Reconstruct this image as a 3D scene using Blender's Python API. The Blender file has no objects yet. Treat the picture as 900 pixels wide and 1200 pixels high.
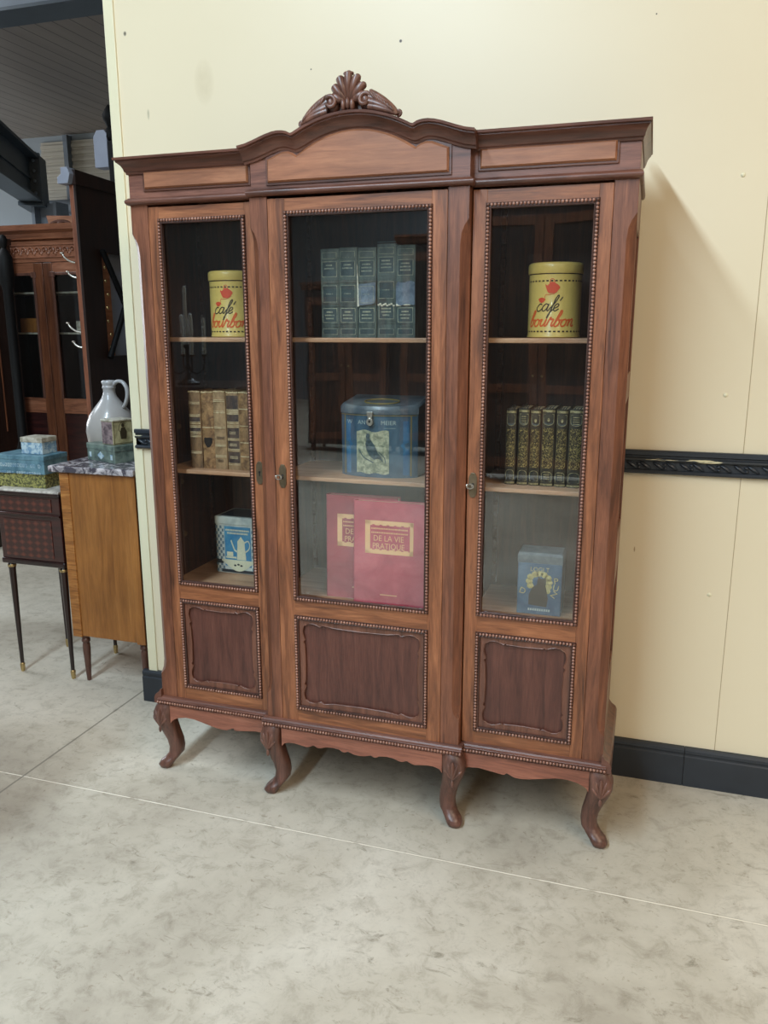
import bpy, bmesh, math, random
from mathutils import Vector, Matrix
PI = math.pi
S = bpy.context.scene
C = S.collection
rnd = random.Random(7)

# ------------------------------------------------------------------ materials
def srgb(r, g, b):
    f = lambda c: (c/255/12.92) if c/255 <= .04045 else ((c/255+.055)/1.055)**2.4
    return (f(r), f(g), f(b), 1)

def newmat(name):
    m = bpy.data.materials.new(name); m.use_nodes = True
    nt = m.node_tree
    return m, nt, nt.nodes, nt.links, nt.nodes['Principled BSDF']

def ramp(N, stops):
    r = N.new('ShaderNodeValToRGB')
    e = r.color_ramp.elements
    e[0].position, e[0].color = stops[0]
    e[1].position, e[1].color = stops[-1]
    for p, c in stops[1:-1]:
        x = e.new(p); x.color = c
    return r

def mth(N, L, op, a, b=None, c=None, clamp=False):
    n = N.new('ShaderNodeMath'); n.operation = op; n.use_clamp = clamp
    for i, v in enumerate((a, b, c)):
        if v is None: continue
        if isinstance(v, (int, float)): n.inputs[i].default_value = v
        else: L.new(v, n.inputs[i])
    return n.outputs[0]

def mixc(N, L, fac, a, b, mode='MIX'):
    n = N.new('ShaderNodeMix'); n.data_type = 'RGBA'; n.blend_type = mode
    for i, v in ((0, fac), (6, a), (7, b)):
        if isinstance(v, (int, float)): n.inputs[i].default_value = v
        elif isinstance(v, tuple): n.inputs[i].default_value = v
        else: L.new(v, n.inputs[i])
    return n.outputs[2]

def noise(N, L, vec, scale, detail=4, rough=.55, dist=0.):
    n = N.new('ShaderNodeTexNoise')
    n.inputs['Scale'].default_value = scale; n.inputs['Detail'].default_value = detail
    n.inputs['Roughness'].default_value = rough; n.inputs['Distortion'].default_value = dist
    if vec is not None: L.new(vec, n.inputs['Vector'])
    return n.outputs['Fac']

def objvec(N, L, scale=(1, 1, 1), loc=(0, 0, 0)):
    t = N.new('ShaderNodeTexCoord'); mp = N.new('ShaderNodeMapping')
    L.new(t.outputs['Object'], mp.inputs['Vector'])
    mp.inputs['Scale'].default_value = scale; mp.inputs['Location'].default_value = loc
    return mp.outputs['Vector']

def bump(N, L, b, h, strength=.2, dist=.002):
    n = N.new('ShaderNodeBump'); n.inputs['Strength'].default_value = strength
    n.inputs['Distance'].default_value = dist
    L.new(h, n.inputs['Height']); L.new(n.outputs['Normal'], b.inputs['Normal'])

def wood(name, dark, mid, light, axis='z', rough=.42, k=1., coat=.15, contrast=1.):
    k *= 1.5
    m, nt, N, L, b = newmat(name)
    sc = {'z': (14*k, 14*k, 1.1*k), 'x': (1.1*k, 14*k, 14*k), 'y': (14*k, 1.1*k, 14*k)}[axis]
    v = objvec(N, L, sc)
    n1 = noise(N, L, v, 1.6, 7, .6, 1.1)
    r = ramp(N, [(.28, dark), (.50, mid), (.74, light)])
    L.new(n1, r.inputs[0])
    sc2 = tuple(s*7 for s in sc)
    v2 = objvec(N, L, sc2)
    n2 = noise(N, L, v2, 1.5, 5, .65, .3)
    r2 = ramp(N, [(.3, (.62, .58, .55, 1)), (.62, (1.08, 1.06, 1.05, 1))])
    L.new(n2, r2.inputs[0])
    col = mixc(N, L, .75*contrast, r.outputs[0], r2.outputs[0], 'MULTIPLY')
    v3 = objvec(N, L, (1, 1, 1)); n3 = noise(N, L, v3, 3.5, 3, .5)
    r3 = ramp(N, [(.3, (.8, .8, .82, 1)), (.7, (1.12, 1.1, 1.08, 1))]); L.new(n3, r3.inputs[0])
    col = mixc(N, L, .8, col, r3.outputs[0], 'MULTIPLY')
    L.new(col, b.inputs['Base Color'])
    rr = mth(N, L, 'MULTIPLY_ADD', n2, .22, rough-.1)
    L.new(rr, b.inputs['Roughness'])
    b.inputs['Coat Weight'].default_value = coat; b.inputs['Coat Roughness'].default_value = .3
    bump(N, L, b, n2, .25, .0008)
    return m

def paint(name, col, rough=.5, var=.12, scale=6., metal=0., bumpv=.1, coat=0., spec=None):
    m, nt, N, L, b = newmat(name)
    v = objvec(N, L)
    n1 = noise(N, L, v, scale, 6, .6)
    r = ramp(N, [(.3, tuple(c*(1-var) for c in col[:3])+(1,)), (.7, tuple(min(1, c*(1+var)) for c in col[:3])+(1,))])
    L.new(n1, r.inputs[0]); L.new(r.outputs[0], b.inputs['Base Color'])
    b.inputs['Roughness'].default_value = rough; b.inputs['Metallic'].default_value = metal
    b.inputs['Coat Weight'].default_value = coat
    if spec is not None: b.inputs['Specular IOR Level'].default_value = spec
    if bumpv: bump(N, L, b, noise(N, L, v, scale*12, 4), bumpv, .001)
    return m

def worn(name, a, bcol, lo=.5, hi=.6, scale=20., rough=.5, metal=0., stretch=(1, 1, 1), dist=.5, coat=0.):
    """two tones split by a noise: worn leather, printed tin, marble"""
    m, nt, N, L, b = newmat(name)
    v = objvec(N, L, stretch)
    n1 = noise(N, L, v, scale, 8, .65, dist)
    r = ramp(N, [(lo, a), (hi, bcol)])
    L.new(n1, r.inputs[0]); L.new(r.outputs[0], b.inputs['Base Color'])
    b.inputs['Roughness'].default_value = rough; b.inputs['Metallic'].default_value = metal
    b.inputs['Coat Weight'].default_value = coat
    bump(N, L, b, n1, .2, .001)
    return m

M = {}
M['door_v'] = wood('walnut_stile', srgb(74, 43, 28), srgb(136, 84, 54), srgb(172, 113, 76), 'z')
M['door_h'] = wood('walnut_rail', srgb(78, 45, 29), srgb(138, 86, 55), srgb(174, 115, 77), 'x')
M['post'] = wood('walnut_post', srgb(72, 42, 30), srgb(116, 71, 50), srgb(142, 90, 64), 'z')
M['mould'] = wood('walnut_moulding', srgb(66, 41, 34), srgb(100, 64, 52), srgb(124, 82, 67), 'x', .4)
M['frieze'] = wood('walnut_frieze', srgb(92, 58, 48), srgb(124, 82, 68), srgb(145, 98, 80), 'x', .42)
M['raised'] = wood('figured_raised_panel', srgb(122, 78, 54), srgb(154, 102, 72), srgb(174, 120, 86), 'x', .45, .8, .1, .7)
M['carve'] = wood('carved_walnut', srgb(70, 45, 38), srgb(104, 69, 57), srgb(130, 90, 74), 'z', .4)
M['leg'] = wood('walnut_leg', srgb(64, 42, 34), srgb(94, 62, 51), srgb(118, 80, 66), 'z', .36)
M['apron'] = wood('walnut_apron', srgb(108, 64, 50), srgb(144, 90, 71), srgb(164, 108, 86), 'x', .38)
M['panel'] = wood('dark_red_panel', srgb(70, 40, 33), srgb(92, 54, 44), srgb(106, 66, 54), 'z', .5, 1.2)
M['surround'] = wood('panel_surround', srgb(84, 52, 40), srgb(112, 72, 56), srgb(128, 84, 66), 'z', .42)
M['bead'] = wood('walnut_bead', srgb(104, 70, 58), srgb(150, 108, 92), srgb(180, 138, 120), 'z', .32, 1, .3)
M['bed'] = wood('dark_bead_bed', srgb(44, 26, 20), srgb(70, 42, 33), srgb(86, 54, 42), 'z', .5)
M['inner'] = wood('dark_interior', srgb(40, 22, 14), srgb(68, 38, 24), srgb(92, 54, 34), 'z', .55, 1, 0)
M['shelf'] = wood('pale_shelf', srgb(146, 106, 78), srgb(182, 140, 108), srgb(200, 160, 126), 'x', .5, 1, 0, .5)
M['brass_old'] = paint('aged_brass', srgb(118, 104, 84), .42, .3, 30, .85)
M['steel_key'] = paint('steel_key', srgb(190, 186, 178), .3, .1, 30, .9)
M['black'] = paint('keyhole_black', srgb(14, 12, 12), .6)

def glass_mat():
    m, nt, N, L, b = newmat('old_window_glass')
    N.remove(b)
    out = N['Material Output']
    geo = N.new('ShaderNodeNewGeometry')
    d = N.new('ShaderNodeVectorMath'); d.operation = 'DOT_PRODUCT'
    L.new(geo.outputs['Normal'], d.inputs[0]); L.new(geo.outputs['Incoming'], d.inputs[1])
    c = mth(N, L, 'ABSOLUTE', d.outputs['Value'])
    f = mth(N, L, 'POWER', mth(N, L, 'SUBTRACT', 1., c, None, True), 5.)
    F = mth(N, L, 'MULTIPLY_ADD', f, .92, .070)
    tr = N.new('ShaderNodeBsdfTransparent'); tr.inputs[0].default_value = (.97, .98, .97, 1)
    gl = N.new('ShaderNodeBsdfGlossy'); gl.inputs['Roughness'].default_value = .0
    gl.inputs['Color'].default_value = (1, 1, 1, 1)
    v = objvec(N, L); bp = N.new('ShaderNodeBump'); bp.inputs['Strength'].default_value = .06; bp.inputs['Distance'].default_value = .01
    L.new(noise(N, L, v, 3.5, 1), bp.inputs['Height']); L.new(bp.outputs['Normal'], gl.inputs['Normal'])
    mx = N.new('ShaderNodeMixShader'); L.new(F, mx.inputs[0]); L.new(tr.outputs[0], mx.inputs[1]); L.new(gl.outputs[0], mx.inputs[2])
    df = N.new('ShaderNodeBsdfDiffuse'); df.inputs[0].default_value = (.62, .6, .55, 1)
    n = noise(N, L, v, 5, 6, .6)
    dust = mth(N, L, 'MULTIPLY_ADD', n, .006, .0)
    mx2 = N.new('ShaderNodeMixShader'); L.new(dust, mx2.inputs[0]); L.new(mx.outputs[0], mx2.inputs[1]); L.new(df.outputs[0], mx2.inputs[2])
    L.new(mx2.outputs[0], out.inputs[0])
    return m
M['glass'] = glass_mat()

# ------------------------------------------------------------------ mesh builder
class MB:
    def __init__(s): s.bm = bmesh.new()
    def face(s, vs):
        try: return s.bm.faces.new(vs)
        except ValueError: return None
    def box(s, x0, x1, y0, y1, z0, z1):
        v = [s.bm.verts.new((x, y, z)) for x in (x0, x1) for y in (y0, y1) for z in (z0, z1)]
        for q in ((0, 1, 3, 2), (4, 6, 7, 5), (0, 4, 5, 1), (2, 3, 7, 6), (0, 2, 6, 4), (1, 5, 7, 3)):
            s.face([v[i] for i in q])
        return s
    def rbox(s, cx, cy, hx, hy, z0, z1, ang):
        ca, sa = math.cos(ang), math.sin(ang)
        P = [(cx+a*hx*ca-b*hy*sa, cy+a*hx*sa+b*hy*ca) for a, b in ((-1, -1), (1, -1), (1, 1), (-1, 1))]
        return s.loft([[(x, y, z) for x, y in P] for z in (z0, z1)])
    def loft(s, rings, cap=True, closed=True):
        R = [[s.bm.verts.new(p) for p in r] for r in rings]
        n = len(R[0])
        for a, b in zip(R, R[1:]):
            for i in range(n if closed else n-1):
                j = (i+1) % n
                s.face([a[i], a[j], b[j], b[i]])
        if cap and closed:
            s.face(R[0][::-1]); s.face(R[-1])
        return s
    def prism(s, poly, ax, a0, a1):
        """poly: 2D points; ax: extrusion axis; y: (x,z), x: (y,z), z: (x,y)"""
        f = {'y': lambda p, t: (p[0], t, p[1]), 'x': lambda p, t: (t, p[0], p[1]), 'z': lambda p, t: (p[0], p[1], t)}[ax]
        return s.loft([[f(p, a0) for p in poly], [f(p, a1) for p in poly]])
    def tube(s, pts, rad, n=10, squash=None, cap=True):
        pts = [Vector(p) for p in pts]
        if isinstance(rad, (int, float)): rad = [rad]*len(pts)
        rings = []; up = None
        for i, p in enumerate(pts):
            t = (pts[min(i+1, len(pts)-1)]-pts[max(i-1, 0)]).normalized()
            if up is None:
                up = Vector((0, 0, 1)) if abs(t.z) < .9 else Vector((0, 1, 0))
            a = t.cross(up).normalized(); b2 = a.cross(t).normalized(); up = b2
            q = squash or (1, 1)
            rings.append([tuple(p+(a*math.cos(k*2*PI/n)*q[0]+b2*math.sin(k*2*PI/n)*q[1])*rad[i]) for k in range(n)])
        return s.loft(rings, cap)
    def lathe(s, prof, cx=0, cy=0, n=24, cap=True):
        return s.loft([[(cx+r*math.cos(k*2*PI/n), cy+r*math.sin(k*2*PI/n), z) for k in range(n)] for r, z in prof], cap)
    def ball(s, c, r, nu=10, nv=7, rot=None):
        if isinstance(r, (int, float)): r = (r, r, r)
        rings = []
        for j in range(nv+1):
            t = .04+(PI-.08)*j/nv
            ring = []
            for k in range(nu):
                p = Vector((r[0]*math.sin(t)*math.cos(k*2*PI/nu), r[1]*math.sin(t)*math.sin(k*2*PI/nu), -r[2]*math.cos(t)))
                if rot is not None: p = rot @ p
                ring.append(tuple(Vector(c)+p))
            rings.append(ring)
        return s.loft(rings)
    def sheet(s, pts3):
        s.face([s.bm.verts.new(p) for p in pts3]); return s
    def build(s, name, mat, parent=None, smooth=None, bev=0, loc=None, solid=None, tri=False):
        bm = s.bm
        bmesh.ops.recalc_face_normals(bm, faces=bm.faces)
        big = [f for f in bm.faces if len(f.verts) > 4]
        if big: bmesh.ops.triangulate(bm, faces=big, ngon_method='EAR_CLIP')
        me = bpy.data.meshes.new(name); bm.to_mesh(me); bm.free()
        me.materials.append(mat)
        o = bpy.data.objects.new(name, me); C.objects.link(o)
        if parent is not None: o.parent = parent
        if loc: o.location = loc
        if solid:
            md = o.modifiers.new('solid', 'SOLIDIFY'); md.thickness = solid; md.offset = 0
        if bev:
            md = o.modifiers.new('bevel', 'BEVEL'); md.width = bev; md.segments = 2; md.limit_method = 'ANGLE'; md.angle_limit = .6
            md.harden_normals = False
        if smooth is not None:
            for p in me.polygons: p.use_smooth = True
            try:
                me.set_sharp_from_angle(angle=math.radians(smooth))
            except Exception: pass
        return o

def thing(name, label, cat, loc=(0, 0, 0), rz=0, group=None):
    o = bpy.data.objects.new(name, None); C.objects.link(o)
    o.empty_display_size = .1
    o.location = loc; o.rotation_euler = (0, 0, rz)
    o['label'] = label; o['category'] = cat
    if group: o['group'] = group
    return o
def tag(o, label, cat, group=None):
    o['label'] = label; o['category'] = cat
    if group: o['group'] = group
    return o
def struct(o):
    o['kind'] = 'structure'; return o
def relabel(o, label): o['label'] = label; return o

def text2d(txt, size, shear=0.):
    cu = bpy.data.curves.new('t', 'FONT'); cu.body = txt; cu.size = size; cu.align_x = 'CENTER'; cu.align_y = 'CENTER'
    cu.shear = shear; cu.resolution_u = 3
    o = bpy.data.objects.new('t', cu); C.objects.link(o)
    dg = bpy.context.evaluated_depsgraph_get(); me = o.evaluated_get(dg).to_mesh()
    V = [tuple(v.co[:2]) for v in me.vertices]; F = [tuple(p.vertices) for p in me.polygons]
    o.evaluated_get(dg).to_mesh_clear(); bpy.data.objects.remove(o); bpy.data.curves.remove(cu)
    return V, F
def put2d(mb, VF, fn):
    V, F = VF; vs = [mb.bm.verts.new(fn(*v)) for v in V]
    for f in F: mb.face([vs[i] for i in f])
def catmull(P, n=5):
    out = []
    for i in range(len(P)-1):
        p0 = P[max(i-1, 0)]; p1 = P[i]; p2 = P[i+1]; p3 = P[min(i+2, len(P)-1)]
        for k in range(n):
            t = k/n
            out.append(tuple(.5*((2*b)+(-a+c)*t+(2*a-5*b+4*c-d)*t*t+(-a+3*b-3*c+d)*t**3) for a, b, c, d in zip(p0, p1, p2, p3)))
    out.append(tuple(P[-1])); return out
def ribbon(mb, P, w, fn):
    L_ = []
    for i, p in enumerate(P):
        a = P[max(i-1, 0)]; b = P[min(i+1, len(P)-1)]
        dx, dy = b[0]-a[0], b[1]-a[1]; l = math.hypot(dx, dy) or 1
        nx, ny = -dy/l*w/2, dx/l*w/2
        L_.append((mb.bm.verts.new(fn(p[0]+nx, p[1]+ny)), mb.bm.verts.new(fn(p[0]-nx, p[1]-ny))))
    for (a, b), (c, d) in zip(L_, L_[1:]): mb.face([a, b, d, c])
def poly2d(mb, P, fn):
    mb.face([mb.bm.verts.new(fn(*p)) for p in P])
def rect2d(mb, x0, x1, y0, y1, fn, n=1):
    for i in range(n):
        a = x0+(x1-x0)*i/n; b = x0+(x1-x0)*(i+1)/n
        poly2d(mb, [(a, y0), (b, y0), (b, y1), (a, y1)], fn)
def frame2d(mb, x0, x1, y0, y1, w, fn, n=1):
    rect2d(mb, x0, x1, y0, y0+w, fn, n); rect2d(mb, x0, x1, y1-w, y1, fn, n)
    rect2d(mb, x0, x0+w, y0+w, y1-w, fn); rect2d(mb, x1-w, x1, y0+w, y1-w, fn)
def ell2d(cx, cy, rx, ry, n=16, a0=0, a1=2*PI):
    return [(cx+rx*math.cos(a0+(a1-a0)*k/n), cy+ry*math.sin(a0+(a1-a0)*k/n)) for k in range(n)]

# ================================================================== CABINET
def make_bookcase():
    R_ = thing('display_bookcase', 'tall carved walnut bookcase with three glazed doors and shell crest against the cream wall', 'bookcase')
    p = .035
    XO, XI, XD = .823, .757, .36
    # ---- carcass
    D = .42
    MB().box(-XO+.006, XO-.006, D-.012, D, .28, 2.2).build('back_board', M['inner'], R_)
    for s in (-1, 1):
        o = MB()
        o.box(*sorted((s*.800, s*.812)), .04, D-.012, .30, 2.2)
        o.build('side_board', M['inner'], R_)
        f = MB()
        xs = sorted((s*.812, s*XO))
        for z0, z1 in ((.30, .55), (.885, 1.04), (1.46, 1.545), (1.97, 2.2)):
            f.box(*xs, .045, D-.05, z0, z1)
        f.box(*xs, D-.05, D, .30, 2.2)
        f.build('side_frame', M['post'], R_, bev=.003)
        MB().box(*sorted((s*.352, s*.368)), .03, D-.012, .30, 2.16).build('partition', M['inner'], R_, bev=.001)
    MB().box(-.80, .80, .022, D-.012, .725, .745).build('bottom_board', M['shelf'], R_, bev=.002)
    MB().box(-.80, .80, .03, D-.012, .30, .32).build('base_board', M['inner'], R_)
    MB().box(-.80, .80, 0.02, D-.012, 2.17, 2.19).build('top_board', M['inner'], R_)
    MB().box(-.34, .34, -.03, 0.02, 2.17, 2.19).build('top_board', M['inner'], R_)
    for z in (1.655, 1.185):
        for x0, x1 in ((-.798, -.37), (-.35, .35), (.37, .798)):
            MB().box(x0, x1, .055, D-.014, z-.015, z).build('shelf', M['shelf'], R_, bev=.003)
    # notched shelf racks at back corners of each bay
    for x in (-.79, -.385, -.335, .335, .385, .79):
        for y in (.09, .385):
            mb = MB(); P = [(y-.012, .78)]
            z = .78
            while z < 2.1:
                P += [(y-.012, z+.03), (y-.004, z+.038), (y-.012, z+.045)] if False else []
                z += .05
            zz = [.76+.045*k for k in range(30)]
            P = [(y+.012, .76)]
            for a in zz: P += [(y-.010, a+.004), (y-.010, a+.028), (y-.002, a+.036)]
            P += [(y+.012, 2.115)]
            w = .006
            mb.prism(P, 'x', x-w, x+w).build('shelf_rack', M['inner'], R_)
    # ---- posts with stopped chamfers
    def post(x0, x1, y0, y1, z0, z1, side, zc0=.40, zc1=2.0, c=.026):
        lv = [(z0, .0008), (zc0-.004, .0008), (zc0+.004, c*.35), (zc0+.018, c*.75), (zc0+.045, c), (zc1-.075, c), (zc1-.04, c*.85), (zc1-.018, c*.5), (zc1, .0008), (z1, .0008)]
        rings = []
        for z, k in lv:
            if side > 0: rings.append([(x0, y0, z), (x1-k, y0, z), (x1, y0+k, z), (x1, y1, z), (x0, y1, z)])
            else: rings.append([(x0, y1, z), (x0, y0+k, z), (x0+k, y0, z), (x1, y0, z), (x1, y1, z)])
        return MB().loft(rings).build('post', M['post'], R_, bev=.0012)
    post(-XO, -XI, 0, .045, .30, 2.09, -1)
    post(XI, XO, 0, .045, .30, 2.09, 1)
    post(-.36, -.299, -p, .03, .30, 2.09, -1)
    post(.288, .352, -p, .03, .30, 2.09, 1)
    # ---- frieze boards
    MB().box(-XO, -.34, 0, .03, 2.09, 2.232).build('frieze', M['frieze'], R_, bev=.001)
    MB().box(.34, XO, 0, .03, 2.09, 2.232).build('frieze', M['frieze'], R_, bev=.001)
    def ztop(x):
        x = abs(x)
        if x <= .19: return 2.308-.051*(x/.19)**2
        T = [(.19, 2.257), (.205, 2.2645), (.22, 2.2675), (.235, 2.268), (.255, 2.2655), (.28, 2.259), (.32, 2.2455), (.345, 2.238), (.372, 2.2335)]
        for (a, b), (c, d) in zip(T, T[1:]):
            if x <= c: return b+(d-b)*(x-a)/(c-a)
        return T[-1][1]
    xs = [-.352+.704*i/88 for i in range(89)]
    MB().prism([(-.352, 2.10), (.352, 2.10)]+[(x, ztop(x)-.025) for x in reversed(xs)], 'y', -p, 0).build('frieze', M['frieze'], R_)
    def raised(poly_in, poly_out, y):
        o = MB().prism(poly_out, 'y', y-.005, y+.001).build('panel_moulding', M['mould'], R_, bev=.003)
        def shrink(P, d):
            cx = sum(q[0] for q in P)/len(P); n = len(P); out = []
            for i in range(n):
                a = Vector(P[i-1]); b = Vector(P[i]); c = Vector(P[(i+1) % n])
                e1 = (b-a).normalized(); e2 = (c-b).normalized()
                nn = (Vector((-e1.y, e1.x))+Vector((-e2.y, e2.x)))
                nn = nn.normalized() if nn.length > 1e-6 else Vector((-e1.y, e1.x))
                out.append(tuple(b+nn*d))
            return out
        q = shrink(poly_in, .007)
        mb = MB(); mb.loft([[(a, y-.004, b) for a, b in poly_in], [(a, y-.007, b) for a, b in poly_in], [(a, y-.013, b) for a, b in q]])
        relabel(mb.build('frieze_panel', M['raised'], R_), 'paler raised frieze panel')
    for s in (-1, 1):
        a, b = sorted((s*.372, s*.762))
        raised([(a+.003, 2.139), (b-.003, 2.139), (b-.003, 2.192), (a+.003, 2.192)], [(a-.004, 2.131), (b+.004, 2.131), (b+.004, 2.199), (a-.004, 2.199)], 0)
    def pan(g):
        T = [(.29+g, 2.196+g), (.262, 2.207+g), (.24, 2.2155+g), (.22, 2.217+g), (.205, 2.213+g), (.19, 2.203+g)]
        T += [(x, 2.266+g-.063*(x/.19)**2) for x in [.18-.02*k for k in range(9)]]
        T += [(0, 2.266+g)]
        return [(-.29-g, 2.129-g), (.29+g, 2.129-g)]+T+[(-x, z) for x, z in reversed(T[:-1])]
    raised(pan(0), pan(.007), -p)
    # ---- cornice
    prof = [(0, -.047), (.007, -.047), (.009, -.041), (.014, -.038), (.017, -.030), (.024, -.022), (.033, -.016), (.041, -.012), (.041, -.009), (.050, -.007), (.051, 0), (0, 0)]
    for s in (-1, 1):
        rings = []
        for bx, by, ox, oy in ((s*XO, D, 1, 0), (s*XO, 0, 1, -1), (s*XD, 0, 0, -1)):
            rings.append([(bx+s*ox*o*.5 if False else bx+s*ox*min(o, .05)*.5, by+oy*o, 2.2345+h) for o, h in prof])
        MB().loft(rings).build('cornice', M['mould'], R_, smooth=35)
    xs = [-.372+.744*i/120 for i in range(121)]
    rings = []
    cuspi = 0
    for i, x in enumerate(xs):
        e = .002; t = Vector((2*e, ztop(x+e)-ztop(x-e))).normalized(); nrm = (-t.y, t.x)
        # a mitre at the cusps: vertical profile there
        k = min(1, abs(abs(x)-.19)/.02); nn = Vector((nrm[0]*k*.7, 1)).normalized()
        rings.append([(x+nn.x*h, -p-o, ztop(x)+nn.y*h) for o, h in prof[:-2]+[(.051, 0), (-.02, 0), (-.02, -.047)]])
    MB().loft(rings).build('cornice', M['mould'], R_, smooth=35)
    # ---- waist moulding
    wprof = [(0, -.009), (.006, -.010), (.012, -.008), (.017, -.003), (.018, .003), (.014, .008), (.008, .010), (.006, .013), (0, .013)]
    for s in (-1, 1):
        rings = [[(bx+s*ox*o*.6, by+oy*o, 2.100+h) for o, h in wprof] for bx, by, ox, oy in ((s*XO, D, 1, 0), (s*XO, 0, 1, -1), (s*XD, 0, 0, -1))]
        MB().loft(rings).build('moulding', M['mould'], R_, smooth=50)
    rings = [[(bx+ox*o*.6, by+oy*o, 2.100+h) for o, h in wprof] for bx, by, ox, oy in ((-.354, 0, -1, 0), (-.354, -p, -1, -1), (.354, -p, 1, -1), (.354, 0, 1, 0))]
    MB().loft(rings).build('moulding', M['mould'], R_, smooth=50)
    # ---- beads
    def beadrow(mb, p0, p1, r=.0050, pitch=.0106):
        a = Vector(p0); b = Vector(p1); n = max(1, int((b-a).length/pitch))
        for i in range(n+1):
            mb.ball(tuple(a.lerp(b, i/n)), r, 6, 4)
    def beadframe(par, x0, x1, z0, z1, y):
        mb = MB(); w = .0065
        for (ax, az), (bx, bz) in (((x0+w, z0+w), (x1-w, z0+w)), ((x1-w, z0+w), (x1-w, z1-w)), ((x1-w, z1-w), (x0+w, z1-w)), ((x0+w, z1-w), (x0+w, z0+w))):
            beadrow(mb, (ax, y-.006, az), (bx, y-.006, bz))
        bead = mb.build('beading', M['bead'], par, smooth=60)
        mb = MB()
        out = []
        for o, h in ((0, .001), (.001, .004), (.0035, .003), (.010, .003), (.013, .0055), (.016, .0045), (.017, -.006), (0, -.006)):
            out.append((o, h))
        R4 = []
        for sx, sz in ((0, 0), (1, 0), (1, 1), (0, 1), (0, 0)):
            R4.append([((x0+o if sx == 0 else x1-o), y-h, (z0+o if sz == 0 else z1-o)) for o, h in out])
        mb.loft(R4, cap=False)
        relabel(mb.build('bead_moulding', M['bed'], par, smooth=40), 'darker moulding that carries the beads')
        return bead
    # ---- doors
    zt, zb, pt, pb = 2.045, .763, .7086, .352
    def door(x0, x1, gx0, gx1, y, esc, key):
        d = MB(); t = .022
        z0, z1 = .306, 2.083
        d.box(x0, gx0+.004, y, y+t, z0, z1); d.box(gx1-.004, x1, y, y+t, z0, z1)
        dd = d.build('door', M['door_v'], R_, bev=.0015)
        for za, zc in ((zt-.004, z1-.001), (pt-.004, zb+.004), (z0+.001, pb+.004)):
            MB().box(gx0+.004, gx1-.004, y+.0004, y+t, za, zc).build('rail', M['door_h'], dd)
        MB().box(gx0+.004, gx1-.004, y+.010, y+.0125, zb+.004, zt-.004).build('glass_pane', M['glass'], dd)
        beadframe(dd, gx0, gx1, zb, zt, y)
        beadframe(dd, gx0, gx1, pb, pt, y)
        # recessed panel with scalloped surround
        relabel(MB().box(gx0+.01, gx1-.01, y+.012, y+.018, pb+.01, pt-.01).build('lower_panel', M['panel'], dd), 'dark red-brown recessed panel')
        U = (gx1-gx0)/2-.028; V = (pt-pb)/2-.028; cx = (gx0+gx1)/2; cz = (pt+pb)/2
        q = [(0, V-.010), (U*.45, V-.008), (U-.075, V-.002), (U-.066, V-.009), (U-.05, V-.003), (U-.035, V), (U-.02, V-.002), (U-.012, V-.008), (U-.006, V-.010), (U-.002, V-.020), (U, V-.034), (U-.003, V-.048), (U-.009, V-.062), (U-.002, V-.070), (U-.007, V*.45), (U-.009, 0)]
        full = q+[(x, -z) for x, z in reversed(q[:-1])]
        full += [(-x, z) for x, z in reversed(full[1:-1])] if False else []
        top = q; right_down = [(x, -z) for x, z in reversed(q[:-1])]
        half = top+right_down
        full = half+[(-x, z) for x, z in reversed(half[1:-1])]
        mb = MB(); bm = mb.bm
        inn = [bm.verts.new((cx+a, y+.006, cz+b)) for a, b in full]
        outr = [bm.verts.new(v) for v in ((gx0+.012, y+.006, pb+.012), (gx1-.012, y+.006, pb+.012), (gx1-.012, y+.006, pt-.012), (gx0+.012, y+.006, pt-.012))]
        E_ = [bm.edges.new((a, b)) for a, b in zip(inn, inn[1:]+inn[:1])]+[bm.edges.new((a, b)) for a, b in zip(outr, outr[1:]+outr[:1])]
        bmesh.ops.triangle_fill(bm, use_beauty=True, edges=E_)
        mb.build('panel_surround', M['surround'], dd, solid=.007)
        lip = MB(); lp = [(cx+a, y+.003, cz+b) for a, b in full]; lip.tube(lp+[lp[0]], .0016, 5, cap=False)
        lip.build('panel_lip', M['surround'], dd, smooth=60)
        # escutcheon
        e = MB(); ex, ez = esc, 1.199
        e.prism([(ex-.006, ez-.040), (ex+.006, ez-.040), (ex+.013, ez-.026), (ex+.013, ez+.026), (ex+.006, ez+.040), (ex-.006, ez+.040), (ex-.013, ez+.026), (ex-.013, ez-.026)], 'y', y-.0035, y)
        eo = relabel(e.build('escutcheon', M['brass_old'], dd, bev=.001), 'tarnished brass keyhole plate')
        k = MB(); k.prism(ell2d(ex, ez+.003, .0042, .0042, 10), 'y', y-.0042, y-.003); k.prism([(ex-.002, ez-.010), (ex+.002, ez-.010), (ex+.002, ez+.001), (ex-.002, ez+.001)], 'y', y-.0042, y-.003)
        k.build('keyhole', M['black'], dd)
        if key:
            kb = MB(); kb.tube([(ex, y-.002, ez), (ex, y-.02, ez)], .0022, 8)
            P = [(ex+.011*math.cos(a)-.004, y-.026, ez+.007*math.sin(a)) for a in [2*PI*i/14 for i in range(15)]]
            kb.tube(P, .0022, 6, cap=False); kb.ball((ex-.014, y-.024, ez+.002), .005)
            relabel(kb.build('key', M['steel_key'], dd, smooth=60), 'bright steel key in the lock')
        return dd
    door(-XI+.001, -XD-.001, -.72, -.394, 0.0, -.3735, False)
    door(-.298, .287, -.242, .242, -p, -.270, True)
    door(XD+.001-.006, XI-.001, .394, .72, 0.0, .374, True)
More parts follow.
